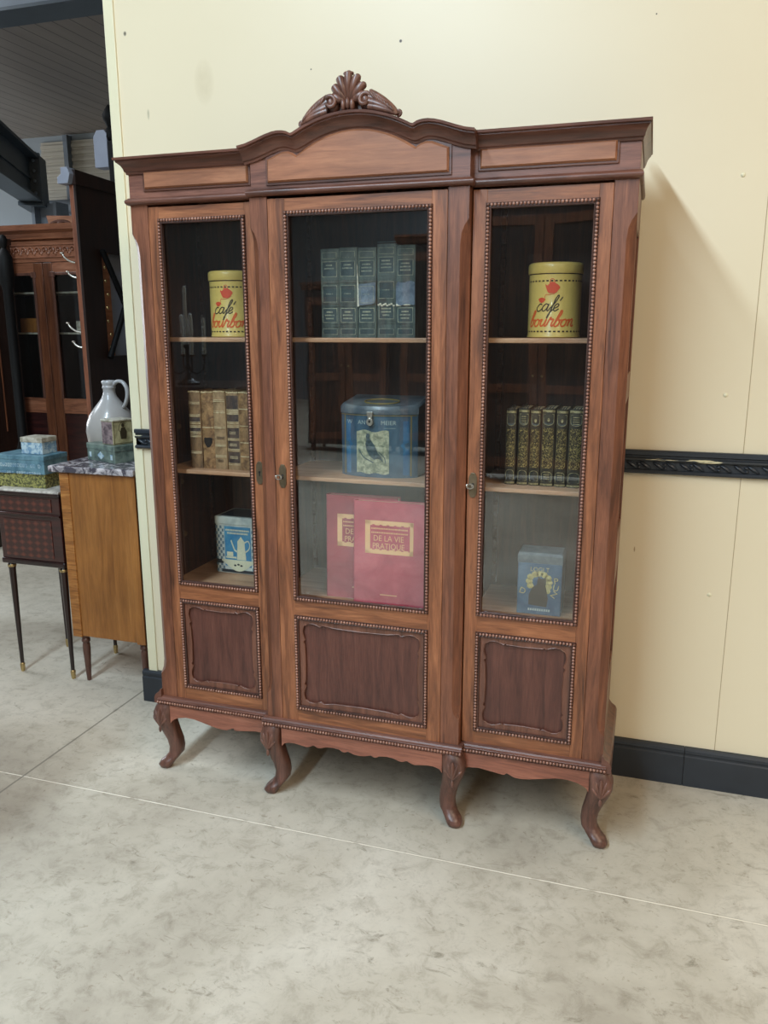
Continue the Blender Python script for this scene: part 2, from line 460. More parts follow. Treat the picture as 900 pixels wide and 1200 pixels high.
    # ---- plinth moulding + beads + aprons
    def ledge(x0, x1, y):
        MB().prism([(y-.002, .307), (y-.012, .304), (y-.015, .299), (y-.021, .2965), (y-.022, .2945), (y-.019, .293), (y-.019, .2785), (y-.022, .277), (y+.03, .276), (y+.03, .307)], 'x', x0, x1).build('base_moulding', M['mould'], R_, smooth=30)
        mb = MB(); beadrow(mb, (x0+.004, y-.0235, .2865), (x1-.004, y-.0235, .2865), .0050, .0106)
        mb.build('beading', M['bead'], R_, smooth=60)
    ledge(-.835, -.372, 0); ledge(-.372, .366, -p); ledge(.366, .835, 0)
    def apron(P, y):
        x0, x1 = P[0][0], P[-1][0]
        return MB().prism([(x0, .278)]+P+[(x1, .278)], 'y', y-.016, y+.006).build('apron', M['apron'], R_, bev=.002)
    side = [(.36, .20), (.371, .214), (.385, .220), (.418, .224), (.457, .219), (.5, .213), (.508, .2135), (.515, .221), (.530, .214), (.543, .209), (.565, .2085), (.590, .2115), (.633, .221), (.68, .2315), (.715, .233), (.751, .226), (.775, .214), (.785, .20)]
    apron(side, 0); apron([(-x, z) for x, z in reversed(side)], 0)
    cen = [(0, .214), (.02, .2155), (.043, .223), (.052, .218), (.064, .2185), (.076, .2255), (.10, .228), (.125, .226), (.145, .219), (.158, .218), (.174, .2245), (.190, .217), (.202, .214), (.225, .2175), (.250, .221), (.272, .220), (.290, .214), (.30, .20)]
    apron([(-x, z) for x, z in reversed(cen[1:])]+cen, -p)
    for s in (-1, 1):
        P = [(.04, .318), (.04, .21), (.07, .215), (.13, .225), (.20, .212), (.215, .220), (.23, .212), (.30, .225), (.36, .215), (.40, .20), (.41, .205), (.41, .318)]
        MB().prism(P, 'x', *sorted((s*.835, s*.815))).build('side_apron', M['apron'], R_, bev=.002)
        MB().prism([(s*.823, .335), (s*.832, .322), (s*.846, .312), (s*.852, .298), (s*.852, .276), (s*.82, .276), (s*.82, .335)] , 'y', -.014, .425).build('base_moulding', M['mould'], R_, smooth=30)
    # ---- cabriole legs
    def leg(cx, cy, dx, dy, name='leg'):
        T = [(.280, -.002, .033), (.262, .004, .037), (.240, .009, .040), (.215, .010, .039), (.185, .003, .035), (.150, -.008, .031), (.115, -.018, .0285), (.085, -.022, .027), (.060, -.019, .0265), (.042, -.006, .027), (.028, .008, .0285), (.014, .016, .0275), (.004, .016, .023), (0, .014, .018)]
        zs = [t[0] for t in T]
        rings = []
        for i in range(len(T)-1):
            for k in range(3):
                t = k/3
                rings.append(tuple(a+(b-a)*t for a, b in zip(T[i], T[i+1])))
        rings.append(T[-1])
        out = []
        for z, o, h in rings:
            x = cx+dx*o*1.15; y = cy+dy*o*1.15; ring = []
            for k in range(20):
                a = 2*PI*k/20; ca, sa = math.cos(a), math.sin(a)
                e = .62 if z > .05 else .8
                px_ = math.copysign(abs(ca)**e, ca)*h; py_ = math.copysign(abs(sa)**e, sa)*h
                # pinch toward inner corner
                ring.append((x+px_, y+py_, z))
            out.append(ring)
        l = MB().loft(out).build(name, M['leg'], R_, smooth=70)
        if name == 'leg' and cy < .2:
            mb = MB()
            for k in range(-2, 3):
                th = k*.50; pts = []
                for q in range(7):
                    u = q/6; z = .190+.068*u*math.cos(th)
                    lat = math.sin(th)*.046*u
                    zz = (z-.19)/.09
                    pts.append((cx+dx*.013+lat*.8, cy+dy*.008-.0385-.002*math.sin(zz*PI)+abs(lat)*.25, z))
                mb.tube(pts, [.0022, .0045, .006, .007, .0075, .007, .003], 7)
            mb.ball((cx+dx*.013, cy+dy*.008-.040, .176), (.006, .004, .013))
            mb.build('carved_leaf', M['carve'], l, smooth=70)
        return l
    leg(-.812, .014, -.9, -.55); leg(.812, .014, .9, -.55)
    leg(-.337, -.022, -.9, -.55); leg(.330, -.022, .75, -.6)
    leg(-.80, .385, -.6, .4); leg(.80, .385, .6, .4)
    # ---- carved crest
    cy = -.052
    mb = MB()
    bx, bz = -.010, 2.330
    for k, (a, L_) in enumerate([(-66, .052), (-43, .064), (-21, .074), (0, .080), (21, .074), (43, .064), (66, .052)]):
        a = math.radians(a); dx, dz = math.sin(a), math.cos(a)
        pts = []; rad = []
        for q in range(9):
            u = q/8
            pts.append((bx+dx*L_*u, cy-.004-.012*math.sin(u*PI*.8), bz+dz*L_*u)); rad.append(.0030+.0098*math.sin(min(1, u*.95)*PI*.60)**1.3)
        mb.tube(pts, rad, 10); mb.ball((bx+dx*L_, cy-.006, bz+dz*L_), .0108)
    mb.ball((bx, cy-.010, 2.411), (.017, .012, .007), 12, 6)
    for k in (-1, 0, 1): mb.ball((bx+k*.014, cy-.020, bz-.002-.004*abs(k)), (.008, .010, .017), 8, 6)
    cr = mb.build('crest', M['carve'], R_, smooth=60)
    for s in (-1, 1):
        m2 = MB()
        ex, ez = bx+s*.054, 2.334
        P = [(ex+s*(.023-.0008*i)*math.cos(.42*i-.9), cy-.018-.0006*i, ez+(.023-.0008*i)*math.sin(.42*i-.9)) for i in range(17)]
        m2.tube(P, [.0065]*len(P), 8)
        m2.ball((ex, cy-.018, ez), (.012, .009, .014), 12, 8)
        m2.ball((ex+s*.004, cy, ez), (.028, .014, .028), 14, 8)
        for j, (h, r) in enumerate(((.040, .0115), (.027, .0125), (.014, .012), (.002, .010))):
            pts = []; rad = []
            for q in range(12):
                u = q/11; x = s*(.066+.084*u)
                zc = ztop(x+bx)+.003
                z = zc+h*(1-u)**.62+.006
                pts.append((bx+x, cy-.010-.006*math.sin(u*PI)-j*.003, z)); rad.append(r*(.5+.6*(1-u)**.5))
            m2.tube(pts, rad, 8)
        for q in range(7):
            u = q/7; x = s*(.080+.066*u); zc = ztop(x+bx)+.014+.026*(1-u)
            m2.ball((bx+x, cy-.026, zc), (.0050, .006, .018*(1-.45*u)), 8, 5, Matrix.Rotation(-s*.6, 3, 'Y'))
        ex2 = bx+s*.152
        P = [(ex2+s*(.009-.0004*i)*math.cos(i*.5-2), cy-.008, ztop(ex2)+.015+(.009-.0004*i)*math.sin(i*.5-2)) for i in range(14)]
        m2.tube(P, .0045, 8); m2.ball((ex2, cy-.008, ztop(ex2)+.014), .007)
        m2.build('scroll', M['carve'], cr, smooth=60)
    MB().prism([(-.10, 2.30), (.085, 2.30), (.07, 2.33), (.03, 2.36), (-.01, 2.375), (-.045, 2.36), (-.085, 2.33)], 'y', cy, cy+.012).build('crest_backing', M['carve'], cr)
    return R_
bookcase = make_bookcase()

# ================================================================== ITEMS IN THE BOOKCASE
M['page'] = worn('page_edges', srgb(150, 132, 100), srgb(186, 168, 132), .4, .6, 60, .9, stretch=(1, 1, .05))
def strip(mb, T, f):
    for (u0, a0, b0), (u1, a1, b1) in zip(T, T[1:]): poly2d(mb, [(u0, a0), (u1, a1), (u1, b1), (u0, b0)], f)
def spine_fn(w, bulge, off=0.):
    def fn(u, v):           # u across spine (-w/2..w/2), v height
        return (u, -bulge*(1-(2*u/w)**2)-off, v)
    return fn
def patch(mb, w, bulge, u0, u1, v0, v1, off, n=6):
    f = spine_fn(w, bulge, off)
    rect2d(mb, u0, u1, v0, v1, f, n)
def book_core(name, label, loc, w, d, h, cover, group, rz=0., bulge=.006, top=.0):
    """origin: bottom of spine centre; spine faces -y, text block runs to +y"""
    r = thing(name, label, 'book', loc, rz, group)
    t = .0028
    mb = MB(); n = 8
    f = spine_fn(w, bulge); g = spine_fn(w-2*t, bulge, -t)
    outer = [f(-w/2+w*i/n, 0)[:2] for i in range(n+1)]
    inner = [g(-(w/2-t)+(w-2*t)*i/n, 0)[:2] for i in range(n+1)]
    P = outer+[(w/2, d), (w/2-t, d)]+inner[::-1]+[(-w/2+t, d), (-w/2, d)]
    mb.prism(P, 'z', 0, h)
    mb.build('cover', cover, r, bev=.0008)
    MB().box(-w/2+t, w/2-t, .004, d-.005, .004, h-.005-top).build('page_block', M['page'], r)
    return r

# --- teal reference volumes, centre bay, upper shelf
M['teal'] = worn('worn_teal_leather', srgb(66, 80, 80), srgb(102, 116, 110), .42, .66, 26, .55, stretch=(1, 1, .35))
M['teal_dark'] = worn('dark_teal_label', srgb(44, 60, 64), srgb(66, 84, 88), .35, .7, 40, .5)
M['teal_line'] = worn('rubbed_gilt', srgb(120, 136, 128), srgb(186, 186, 158), .4, .6, 60, .5)
M['teal_blue'] = worn('blue_grey_leather', srgb(84, 100, 118), srgb(126, 142, 156), .4, .65, 30, .55)
M['torn'] = worn('torn_paper', srgb(176, 178, 164), srgb(222, 218, 200), .4, .6, 60, .9)
H = [.288, .290, .288, .298, .292]
cx0 = -.187; ww = .0664
teal_labels = ['dull teal leather volume at the left end of the upper centre row',
 'teal leather volume second from the left in the upper centre row',
 'teal leather volume with a torn flap and pale vertical rip, middle of its row',
 'tallest teal leather volume, with a crumpled pale ridge above its lower label',
 'teal leather volume at the right end with a peeled blue-grey spine patch']
for i in range(5):
    w = ww-.002; b = book_core('reference_volume', teal_labels[i], (cx0+ww*(i+.5), .125+(.004 if i in (0, 3) else 0), 1.655), w, .20, H[i], M['teal'], 'teal leather volumes on the upper centre shelf')
    h = H[i]; k = .010 if i == 3 else 0
    lab = MB(); fr = MB(); bands = MB(); f3 = spine_fn(w, .006, .0022)
    boxes = [(.200, .245), (.118, .168), (.052, .094)]
    for v0, v1 in boxes:
        patch(lab, w, .006, -w*.38, w*.38, v0+k, v1+k, .001)
        frame2d(fr, -w*.40, w*.40, v0+k-.002, v1+k+.002, .0012, f3, 5)
    patch(lab, w, .006, -w*.38, w*.38, .012, .028, .001)
    frame2d(fr, -w*.4, w*.4, .010, .030, .001, f3, 5)
    frame2d(fr, -w*.4, w*.4, h-.032, h-.012, .001, f3, 5)
    def bars(v, n, full, seed):
        q = random.Random(seed)
        for j in range(n):
            hw = w*(.14+.14*q.random()) if j != 1 else w*.27
            vv = v-j*.0105
            x = -hw
            while x < hw:
                l = .0016+.002*q.random(); rect2d(fr, x, min(hw, x+l), vv-.0022, vv+.0022, f3); x += l+.0012
    if i in (2, 3, 4): bars(.235+k, 3, True, 5)
    else: bars(.235+k, 2, True, 8+i)
    bars(.084+k, 3, True, 3+i)
    if i != 4:
        for a in (-.010, -.005, 0, .005, .010): poly2d(fr, ell2d(a, .143+k, .0014+.0008*(a == 0), .0016+.001*(a == 0), 6), f3)
    for v in (.036, .044, .102, .110, .178, .188, .252, .258, h-.006): patch(bands, w, .006, -w*.49, w*.49, v+k*(v > .03), v+k*(v > .03)+.0022, .0018)
    lab.build('spine_label', M['teal_dark'], b); fr.build('gilt_tooling', M['teal_line'], b); bands.build('raised_band', M['teal'], b, solid=.001)
    if i == 2:
        q = MB(); f = spine_fn(w, .006, .0045)
        strip(q, [(-w*.42, .104, .172), (-w*.25, .105, .173), (-w*.08, .106, .173), (w*.1, .107, .175), (w*.28, .108, .177), (w*.42, .112, .178), (w*.48, .125, .176)], f)
        relabel(q.build('torn_flap', M['teal_blue'], b, solid=.0015), 'loose blue-grey spine flap')
        q = MB(); poly2d(q, [(-w*.52, .100), (-w*.40, .102), (-w*.44, .18), (-w*.50, .232), (-w*.53, .236)], spine_fn(w, .008, .005))
        relabel(q.build('torn_edge', M['torn'], b, solid=.001), 'white torn paper edge')
        q = MB(); f = spine_fn(w, .006, .0058); frame2d(q, -w*.34, w*.38, .112, .166, .0012, f, 4)
        for a in (-.009, -.003, .003, .009): poly2d(q, ell2d(a, .140, .0016, .0016, 6), f)
        q.build('gilt_tooling', M['teal_line'], b)
    if i == 3:
        q = MB(); 
        for j in range(9):
            q.ball((-w*.42+w*.1*j, -.0085+.006*((j-4)/4)**2, .106+.003*math.sin(j*2.1)), (.0045, .003, .0035), 6, 4)
        relabel(q.build('torn_edge', M['torn'], b, smooth=60), 'crumpled pale ridge of torn leather')
    if i == 4:
        q = MB(); f = spine_fn(w, .006, .0035)
        strip(q, [(-w*.5, .108, .165), (-w*.4, .105, .178), (-w*.2, .103, .176), (0, .106, .175), (w*.1, .108, .178), (w*.3, .106, .180), (w*.46, .104, .177), (w*.49, .108, .172)], f)
        relabel(q.build('peeled_patch', M['teal_blue'], b, solid=.001), 'blue-grey peeled patch')
        q = MB(); q.ball((-w*.42, -.004, .105), (.006, .003, .005), 6, 4); q.ball((-w*.3, -.006, .103), (.008, .002, .002), 6, 4); q.ball((w*.1, -.009, .105), (.014, .002, .0025), 6, 4)
        q.build('torn_edge', M['torn'], b)

# --- brown antique volumes, left bay
M['calf0'] = worn('mottled_calf', srgb(80, 58, 38), srgb(146, 112, 76), .38, .64, 22, .6, stretch=(1, 1, .5))
M['calf1'] = worn('pitted_calf', srgb(98, 68, 42), srgb(164, 126, 84), .40, .62, 40, .65)
M['calf2'] = worn('pale_vellum_calf', srgb(122, 96, 68), srgb(172, 142, 106), .36, .62, 18, .6)
M['calf3'] = worn('dark_label_leather', srgb(52, 42, 42), srgb(98, 78, 66), .42, .64, 30, .5)
M['calf_band'] = worn('rubbed_cream_band', srgb(172, 150, 112), srgb(214, 196, 160), .4, .6, 40, .6)
M['calf_hole'] = paint('worn_black_hole', srgb(30, 22, 18), .9)
spec = [(.050, 0, .280, 'brown calf book with several cream double bands, leftmost of its row in the left bay'),
        (.051, 1, .278, 'pitted tan calf book with a dark hole worn in its spine, second from the left'),
        (.050, 2, .282, 'pale tan book with smooth cream spine, in the middle of the brown row'),
        (.052, 2, .279, 'tan book with dark brown leather labels on its spine, fourth in the brown row'),
        (.050, 1, .280, 'ochre pitted book at the right end of the brown row, partly behind the door stile')]
x = -.702
for i, (w, mt, h, lb) in enumerate(spec):
    b = book_core('antique_book', lb, (x+w/2, .10+.003*(i % 2), 1.185), w-.0015, .17, h, M['calf%d' % mt], 'brown antique books in the left bay')
    x += w; W = w-.0015
    bd = MB(); dk = MB(); bs = MB()
    cuts = {0: [.055, .115, .128, .150, .163, .190, .235], 1: [.150], 2: [.045, .085, .150, .205, .245], 3: [.018, .070, .108, .155, .168, .202, .212], 4: [.05, .1, .16, .22]}[i]
    for v in cuts:
        patch(bd, W, .006, -W*.46, W*.46, v, v+.0028, .0016)
        if i in (0, 2, 3): patch(bd, W, .006, -W*.46, W*.46, v+.0055, v+.0075, .0012)
    bd.build('raised_band', M['calf_band'], b, solid=.001)
    if i == 0:
        patch(dk, W, .006, -W*.44, W*.44, .134, .148, .001); patch(dk, W, .006, -W*.44, W*.44, .170, .186, .001)
    if i == 3:
        for v0, v1 in ((.026, .066), (.076, .106), (.116, .152), (.176, .200), (.220, .268)): patch(dk, W, .006, -W*.45, W*.45, v0, v1, .001)
    if i == 1:
        strip(dk, [(-W*.34, .100, .112), (-W*.22, .086, .115), (-W*.08, .078, .114), (W*.06, .079, .115), (W*.2, .083, .115), (W*.34, .097, .112)], spine_fn(W, .006, .0012))
    if i in (0, 3): relabel(dk.build('spine_label', M['calf3'], b), 'dark leather label')
    elif i == 1: relabel(dk.build('worn_hole', M['calf_hole'], b), 'black worn hole')
    else: dk.bm.free()
    if i in (2, 3):
        q = MB(); rr = random.Random(i)
        for v in ((.115, .032) if i == 2 else (.046, .092, .135)):
            xx = -W*.26
            while xx < W*.26:
                l = .003+.002*rr.random(); frame2d(q, xx, xx+l, v-.005, v+.005, .0012, spine_fn(W, .006, .0016)); xx += l+.0022
        q.build('gilt_tooling', M['calf3'] if i == 2 else M['calf_band'], b)
    # frayed head cap
    q = MB()
    for j in range(6): q.ball((-W*.4+W*.16*j, -.002, h-.002+.002*rnd.random()), (.005, .005, .003+.002*rnd.random()), 6, 4)
    q.build('head_cap', M['calf_band'], b, smooth=60)

# --- dark gilt volumes, right bay
def gilt_ornament():
    m, nt, N, L, b = newmat('gilt_scroll_tooling')
    v = objvec(N, L)
    n = noise(N, L, v, 52, 2, .5, 2.6)
    a = mth(N, L, 'ABSOLUTE', mth(N, L, 'SUBTRACT', n, .5))
    r = ramp(N, [(.012, srgb(178, 158, 98)), (.034, srgb(58, 50, 36))]); L.new(a, r.inputs[0])
    L.new(r.outputs[0], b.inputs['Base Color']); b.inputs['Roughness'].default_value = .42
    b.inputs['Metallic'].default_value = .25
    return m
M['gilt_orn'] = gilt_ornament()
M['black_leather'] = worn('dark_olive_leather', srgb(44, 40, 34), srgb(84, 76, 60), .42, .68, 26, .5)
M['black_label'] = worn('green_black_label', srgb(36, 42, 40), srgb(66, 72, 64), .4, .7, 30, .45)
M['gilt'] = worn('dulled_gilt', srgb(130, 118, 84), srgb(196, 184, 140), .4, .6, 60, .4, .3)
sp = [(.036, .246, 'dark leather book in shadow at the left end of the gilt-spined row'),
      (.038, .250, 'dark book with dense gilt scrollwork, second from the left in the right bay'),
      (.037, .248, 'browner gilt-tooled book, third from the left in the right bay'),
      (.045, .252, 'broader dark book with green oval title label, fourth in the gilt-spined row'),
      (.040, .250, 'dark gilt-tooled book with a small green label, second from the right end'),
      (.048, .252, 'widest gilt-tooled dark book at the right end with pale worn foot label')]
x = .452
for i, (w, h, lb) in enumerate(sp):
    b = book_core('gilt_book', lb, (x+w/2, .125-.004*i*.3, 1.185), w-.003, .17, h, M['black_leather'], 'dark gilt-spined books in the right bay', rz=0)
    x += w+(.004 if i == 0 else 0); W = w-.003
    q = MB(); patch(q, W, .006, -W*.40, W*.40, .060, h-.062, .001); q.build('gilt_ornament', M['gilt_orn'], b)
    l = MB(); g = MB(); f = spine_fn(W, .006, .0014); f2 = spine_fn(W, .006, .002)
    for v0, v1, up in ((h-.055, h-.018, -1), (.016, .052, 1)):
        arc = [(W*.38*math.cos(t), (v0+.012 if up < 0 else v1-.012)+up*.010*math.sin(t)) for t in [PI*k/8 for k in range(9)]]
        base = v1 if up < 0 else v0
        P = [(W*.38, base)]+arc+[(-W*.38, base)]
        poly2d(l, P, f)
        ribbon(g, P+[P[0]], .0014, f2)
    if i in (1, 5, 3, 4):
        for k in range(4): rect2d(g, -W*.22, W*.22, (h-.048+.007*k) if i in (1, 5) else (.024+.007*k), (h-.046+.007*k) if i in (1, 5) else (.026+.007*k), f2, 2)
    if i in (3, 4, 2): poly2d(g, ell2d(0, h-.036, .004, .006, 8), f2)
    patch(g, W, .006, -W*.46, W*.46, .004, .010, .001); patch(g, W, .006, -W*.46, W*.46, h-.012, h-.005, .001)
    l.build('spine_label', M['black_label'], b); g.build('gilt_tooling', M['gilt'], b)
    q = MB()
    for j in range(3): q.tube([(-W*.2+W*.2*j, 0, h-.004), (-W*.1+W*.2*j, .004, h+.004), (W*.05+W*.2*j, .002, h+.007+.003*(j == 2))], [.003, .002, .0008], 5)
    q.build('head_cap', M['black_leather'], b, smooth=60)

# --- yellow coffee canisters
M['tin_yellow'] = paint('yellow_tin', srgb(208, 180, 100), .38, .08, 10, 0, .05, .3)
M['print_black'] = paint('black_print', srgb(52, 44, 28), .5)
M['print_red'] = paint('red_print', srgb(204, 72, 38), .5, .06)
M['print_orange'] = paint('orange_print', srgb(212, 92, 40), .5, .08)
M['tin_seam'] = paint('dark_seam', srgb(60, 48, 26), .5)
GL = {
 'c': [[(.75, .85), (.45, 1), (.1, .7), (0, .35), (.2, 0), (.6, .05), (.95, .4)]],
 'a': [[(.8, .85), (.4, 1), (.05, .6), (.05, .15), (.3, 0), (.65, .3), (.85, 1), (.75, .3), (.9, 0), (1.15, .3)]],
 'f': [[(0, .3), (.5, 1), (.85, 1.9), (.75, 2.2), (.5, 1.7), (.3, .3), (.1, -.8), (0, -1.0), (.05, -.6), (.35, 0), (.6, .2)]],
 'e': [[(0, .3), (.5, .55), (.65, .85), (.4, 1), (.1, .65), (.1, .2), (.35, 0), (.8, .3)]],
 '*': [[(0, 1.4), (.35, 1.95)]],
 'b': [[(0, .2), (.45, 1.1), (.72, 1.9), (.55, 2.15), (.35, 1.5), (.1, .4), (.2, 0), (.55, .05), (.75, .5), (.55, .9), (.8, .8), (1.05, .9)]],
 'o': [[(.6, .95), (.2, .85), (0, .4), (.2, 0), (.6, .1), (.75, .6), (.55, .95), (.75, .8), (1.05, .9)]],
 'u': [[(.0, .6), (.15, 1), (.05, .3), (.25, 0), (.6, .3), (.8, 1), (.7, .3), (.85, 0), (1.1, .3)]],
 'r': [[(0, .3), (.3, 1.25), (.4, .9), (.75, .95), (.6, .3), (.75, 0), (1, .3)]],
 'n': [[(0, .8), (.15, .95), (.05, 0), (.15, .5), (.5, 1), (.7, .8), (.6, .2), (.8, 0), (1.05, .2)]]}
AD = {'c': .92, 'a': 1.08, 'f': .55, 'e': .75, '*': 0, 'b': 1.0, 'o': 1.0, 'u': 1.05, 'r': .95, 'n': 1.0}
def script(mb, s, x, y, u, w, fn, shear=.28):
    for ch in s:
        for st in GL[ch]:
            P = catmull([(x+(a+b*shear)*u, y+b*u) for a, b in st], 4); ribbon(mb, P, w, fn)
        x += AD[ch]*u
    return x
def coffee_canister():
    r = thing('coffee_canister', 'round yellow canister lettered café bourbon, whole front in view on the right upper shelf', 'canister', (.583, .20, 1.655), 0, 'yellow coffee canisters')
    R = .083; Hh = .228
    pr = [(R-.004, 0), (R, .003), (R, .006), (R-.0015, .009), (R-.0015, Hh-.040), (R-.0015, Hh-.036)]
    MB().lathe(pr, n=48).build('body', M['tin_yellow'], r, smooth=40)
    MB().lathe([(R-.001, Hh-.036), (R-.001, Hh-.0325), (.05, Hh-.0325)], n=48).build('seam', M['tin_seam'], r, smooth=40)
    MB().lathe([(R+.001, Hh-.033), (R+.0025, Hh-.030), (R+.0025, Hh-.010), (R+.001, Hh-.004), (R-.004, Hh), (R-.010, Hh), (R-.013, Hh-.004), (.03, Hh-.004), (.001, Hh-.003)], n=48).build('lid', M['tin_yellow'], r, smooth=40)
    def fn(u, v, k=.0006): a = u/R; return ((R-.0015+k)*math.sin(a), -(R-.0015+k)*math.cos(a), v)
    bk = MB(); rd = MB(); og = MB()
    for zz in (.018, Hh-.058):
        for k in range(-9, 10): rect2d(bk, k*.0138-.0042, k*.0138+.0035, zz, zz+.0045, fn)
    script(bk, 'cafe', -.050, .082, .0215, .0036, fn); script(bk, '*', .024, .082, .0215, .0036, fn, .1)
    script(og, 'bourbon', -.080, .036, .0220, .0048, fn)
    # coffee pot and cup
    strip(rd, [(-.020, .158, .163), (-.014, .142, .158), (-.010, .136, .162), (-.004, .135, .168), (.003, .135, .169), (.009, .135, .167), (.015, .137, .163), (.021, .145, .159), (.025, .151, .154)], lambda u, v: fn(u, v, .0009))
    ribbon(rd, catmull([(-.006, .166), (-.004, .176), (.003, .178), (.008, .172), (.008, .165)]), .0022, fn)
    ribbon(rd, catmull([(-.022, .120), (-.018, .131), (-.006, .131), (.010, .134)]), .0016, fn)
    strip(rd, [(-.043, .116, .118), (-.038, .109, .121), (-.031, .106, .123), (-.024, .109, .121), (-.018, .116, .118)], fn)
    bk.build('black_lettering', M['print_black'], r); rd.build('coffee_pot_print', M['print_red'], r); og.build('orange_lettering', M['print_orange'], r)
    return r
def dup(root, loc, rz, label):
    r = root.copy(); C.objects.link(r); r.location = loc; r.rotation_euler = (0, 0, rz); r['label'] = label
    for ch in list(root.children):
        c = ch.copy(); C.objects.link(c); c.parent = r
        for g in ch.children:
            d = g.copy(); C.objects.link(d); d.parent = c
    return r
can = coffee_canister(); can.rotation_euler.z = -.02
dup(can, (-.556, .20, 1.655), .17, 'round yellow canister lettered café bourbon, cut off by the stile in the left bay')

# --- blue oval tin with hasp
M['blue_tin'] = worn('worn_blue_tin', srgb(44, 70, 90), srgb(76, 106, 126), .36, .66, 14, .38, stretch=(1, 1, .5), coat=.2)
M['blue_bright'] = worn('bright_blue_stripe', srgb(42, 88, 128), srgb(66, 118, 152), .36, .66, 20, .4)
M['grey_tin'] = worn('grey_blue_tin', srgb(70, 82, 92), srgb(112, 122, 126), .4, .66, 16, .35, coat=.2)
M['bird_ground'] = worn('pale_green_foliage', srgb(112, 122, 104), srgb(180, 182, 156), .40, .62, 55, .5)
M['bird'] = worn('bird_print', srgb(38, 56, 62), srgb(74, 96, 104), .4, .6, 60, .5)
M['pale_letter'] = paint('pale_lettering', srgb(168, 182, 178), .5)
M['gold_line'] = paint('gold_line', srgb(150, 132, 74), .4, .15, 20, .3)
def oval_tin():
    r = thing('oval_tin_box', 'blue oval tin with curved hinged lid and printed bird picture on the middle shelf', 'tin box', (.012, .20, 1.185), 0)
    a = .138; yb = .10; yf = -.095; h = .225
    def out(g=0., n=20):
        P = []
        for k in range(n+1):
            t = k/n; u = -1+2*t
            P.append(((a+g)*u, -.050-(.045+g)*(1-u*u)**.75-(0)))
        P = [(-(a+g), yb+g)]+P+[((a+g), yb+g)]
        return P
    MB().prism(out(), 'z', 0, h).build('body', M['blue_tin'], r, bev=.003)
    # lid: falls at the front, rises at the back
    P = out(.003)
    def ring(z): return [(x, y, z(y)) for x, y in P]
    zl = lambda y: h-.008; zt = lambda y: h+.022+.012*(y/.1)
    cx = [(x*.94, (y-.0)*.94, zt(y)+.008) for x, y in P]
    MB().loft([ring(zl), ring(lambda y: zt(y)-.004), [(x*.985, y*.985, zt(y)) for x, y in P], cx]).build('lid', M['grey_tin'], r, smooth=35)
    q = MB(); pts = [(.062*math.cos(t), -.02+.040*math.sin(t), 0) for t in [2*PI*k/28 for k in range(29)]]
    q.tube([(x, y, zt(y)+.010) for x, y, z in pts], .0022, 6, cap=False); relabel(q.build('lid_emblem', M['gold_line'], r, smooth=60), 'gold oval line on the lid')
    def fn(u, v, k=.0008):
        s = max(-1, min(1, u/a)); return (u, -.050-.045*(1-s*s)**.75-k, v)
    g = MB()
    for zz in (h-.010,): rect2d(g, -a+.002, a-.002, zz-.003, zz-.001, lambda u, v: fn(u, v, .004), 24)
    for s in (-1, 1): rect2d(g, s*.119-.0018, s*.119+.0018, .006, h-.014, fn)
    g.build('gold_line', M['gold_line'], r)
    q = MB()
    for s in (-1, 1):
        P = [(s*.094, .010), (s*.112, .010), (s*.112, .100), (s*.100, .105), (s*.100, .118), (s*.112, .123), (s*.112, .195), (s*.094, .195), (s*.094, .123), (s*.086, .112), (s*.094, .102)]
        poly2d(q, P, fn)
    q.build('blue_stripe', M['blue_bright'], r)
    q = MB()
    n = 10
    for k in range(n):
        u0 = -.070+.118*k/n; u1 = -.070+.118*(k+1)/n
        poly2d(q, [(u0, .014+.003*math.sin(k*1.3)), (u1, .014+.003*math.sin(k*1.3+1.3)), (u1, .160+.004*math.sin(k)), (u0, .160+.004*math.sin(k-1))], lambda u, v: fn(u, v, .001))
    pc = q.build('picture', M['bird_ground'], r)
    q = MB(); f = lambda u, v: fn(u, v, .0018)
    poly2d(q, [(-.032, .150), (-.024, .153), (-.019, .146), (-.020, .134), (-.010, .122), (.002, .104), (.010, .084), (.022, .072), (.030, .050), (.020, .062), (.008, .066), (-.004, .062), (-.020, .074), (-.032, .094), (-.036, .114), (-.032, .128), (-.034, .140)], f)
    ribbon(q, catmull([(-.060, .094), (-.044, .070), (-.020, .058), (-.006, .052)]), .004, f); ribbon(q, catmull([(.012, .090), (.032, .070), (.036, .050)]), .003, f)
    relabel(q.build('bird', M['bird'], pc), 'dark crested bird on a branch')
    q = MB(); f = lambda u, v: fn(u, v, .0012)
    for t, u in (('W', -.098), ('AN', -.050), ('MEIER', .046)): put2d(q, text2d(t, .020), lambda a_, b_, u=u: f(u+a_, .188+b_))
    rect2d(q, .030, .070, .170, .1712, f, 4)
    q.build('lettering', M['pale_letter'], r)
    q = MB()
    q.box(-.026, -.006, -.108, -.098, .212, .226); q.box(-.024, -.008, -.107, -.100, .196, .214)
    q.prism(ell2d(-.016, .192, .012, .013, 14), 'y', -.110, -.096)
    hs = relabel(q.build('hasp', M['steel_key'], r, bev=.001), 'silver hasp with round plate')
    MB().prism(ell2d(-.016, .194, .004, .005, 10), 'y', -.1112, -.109).build('rivet', M['black'], hs)
oval_tin()

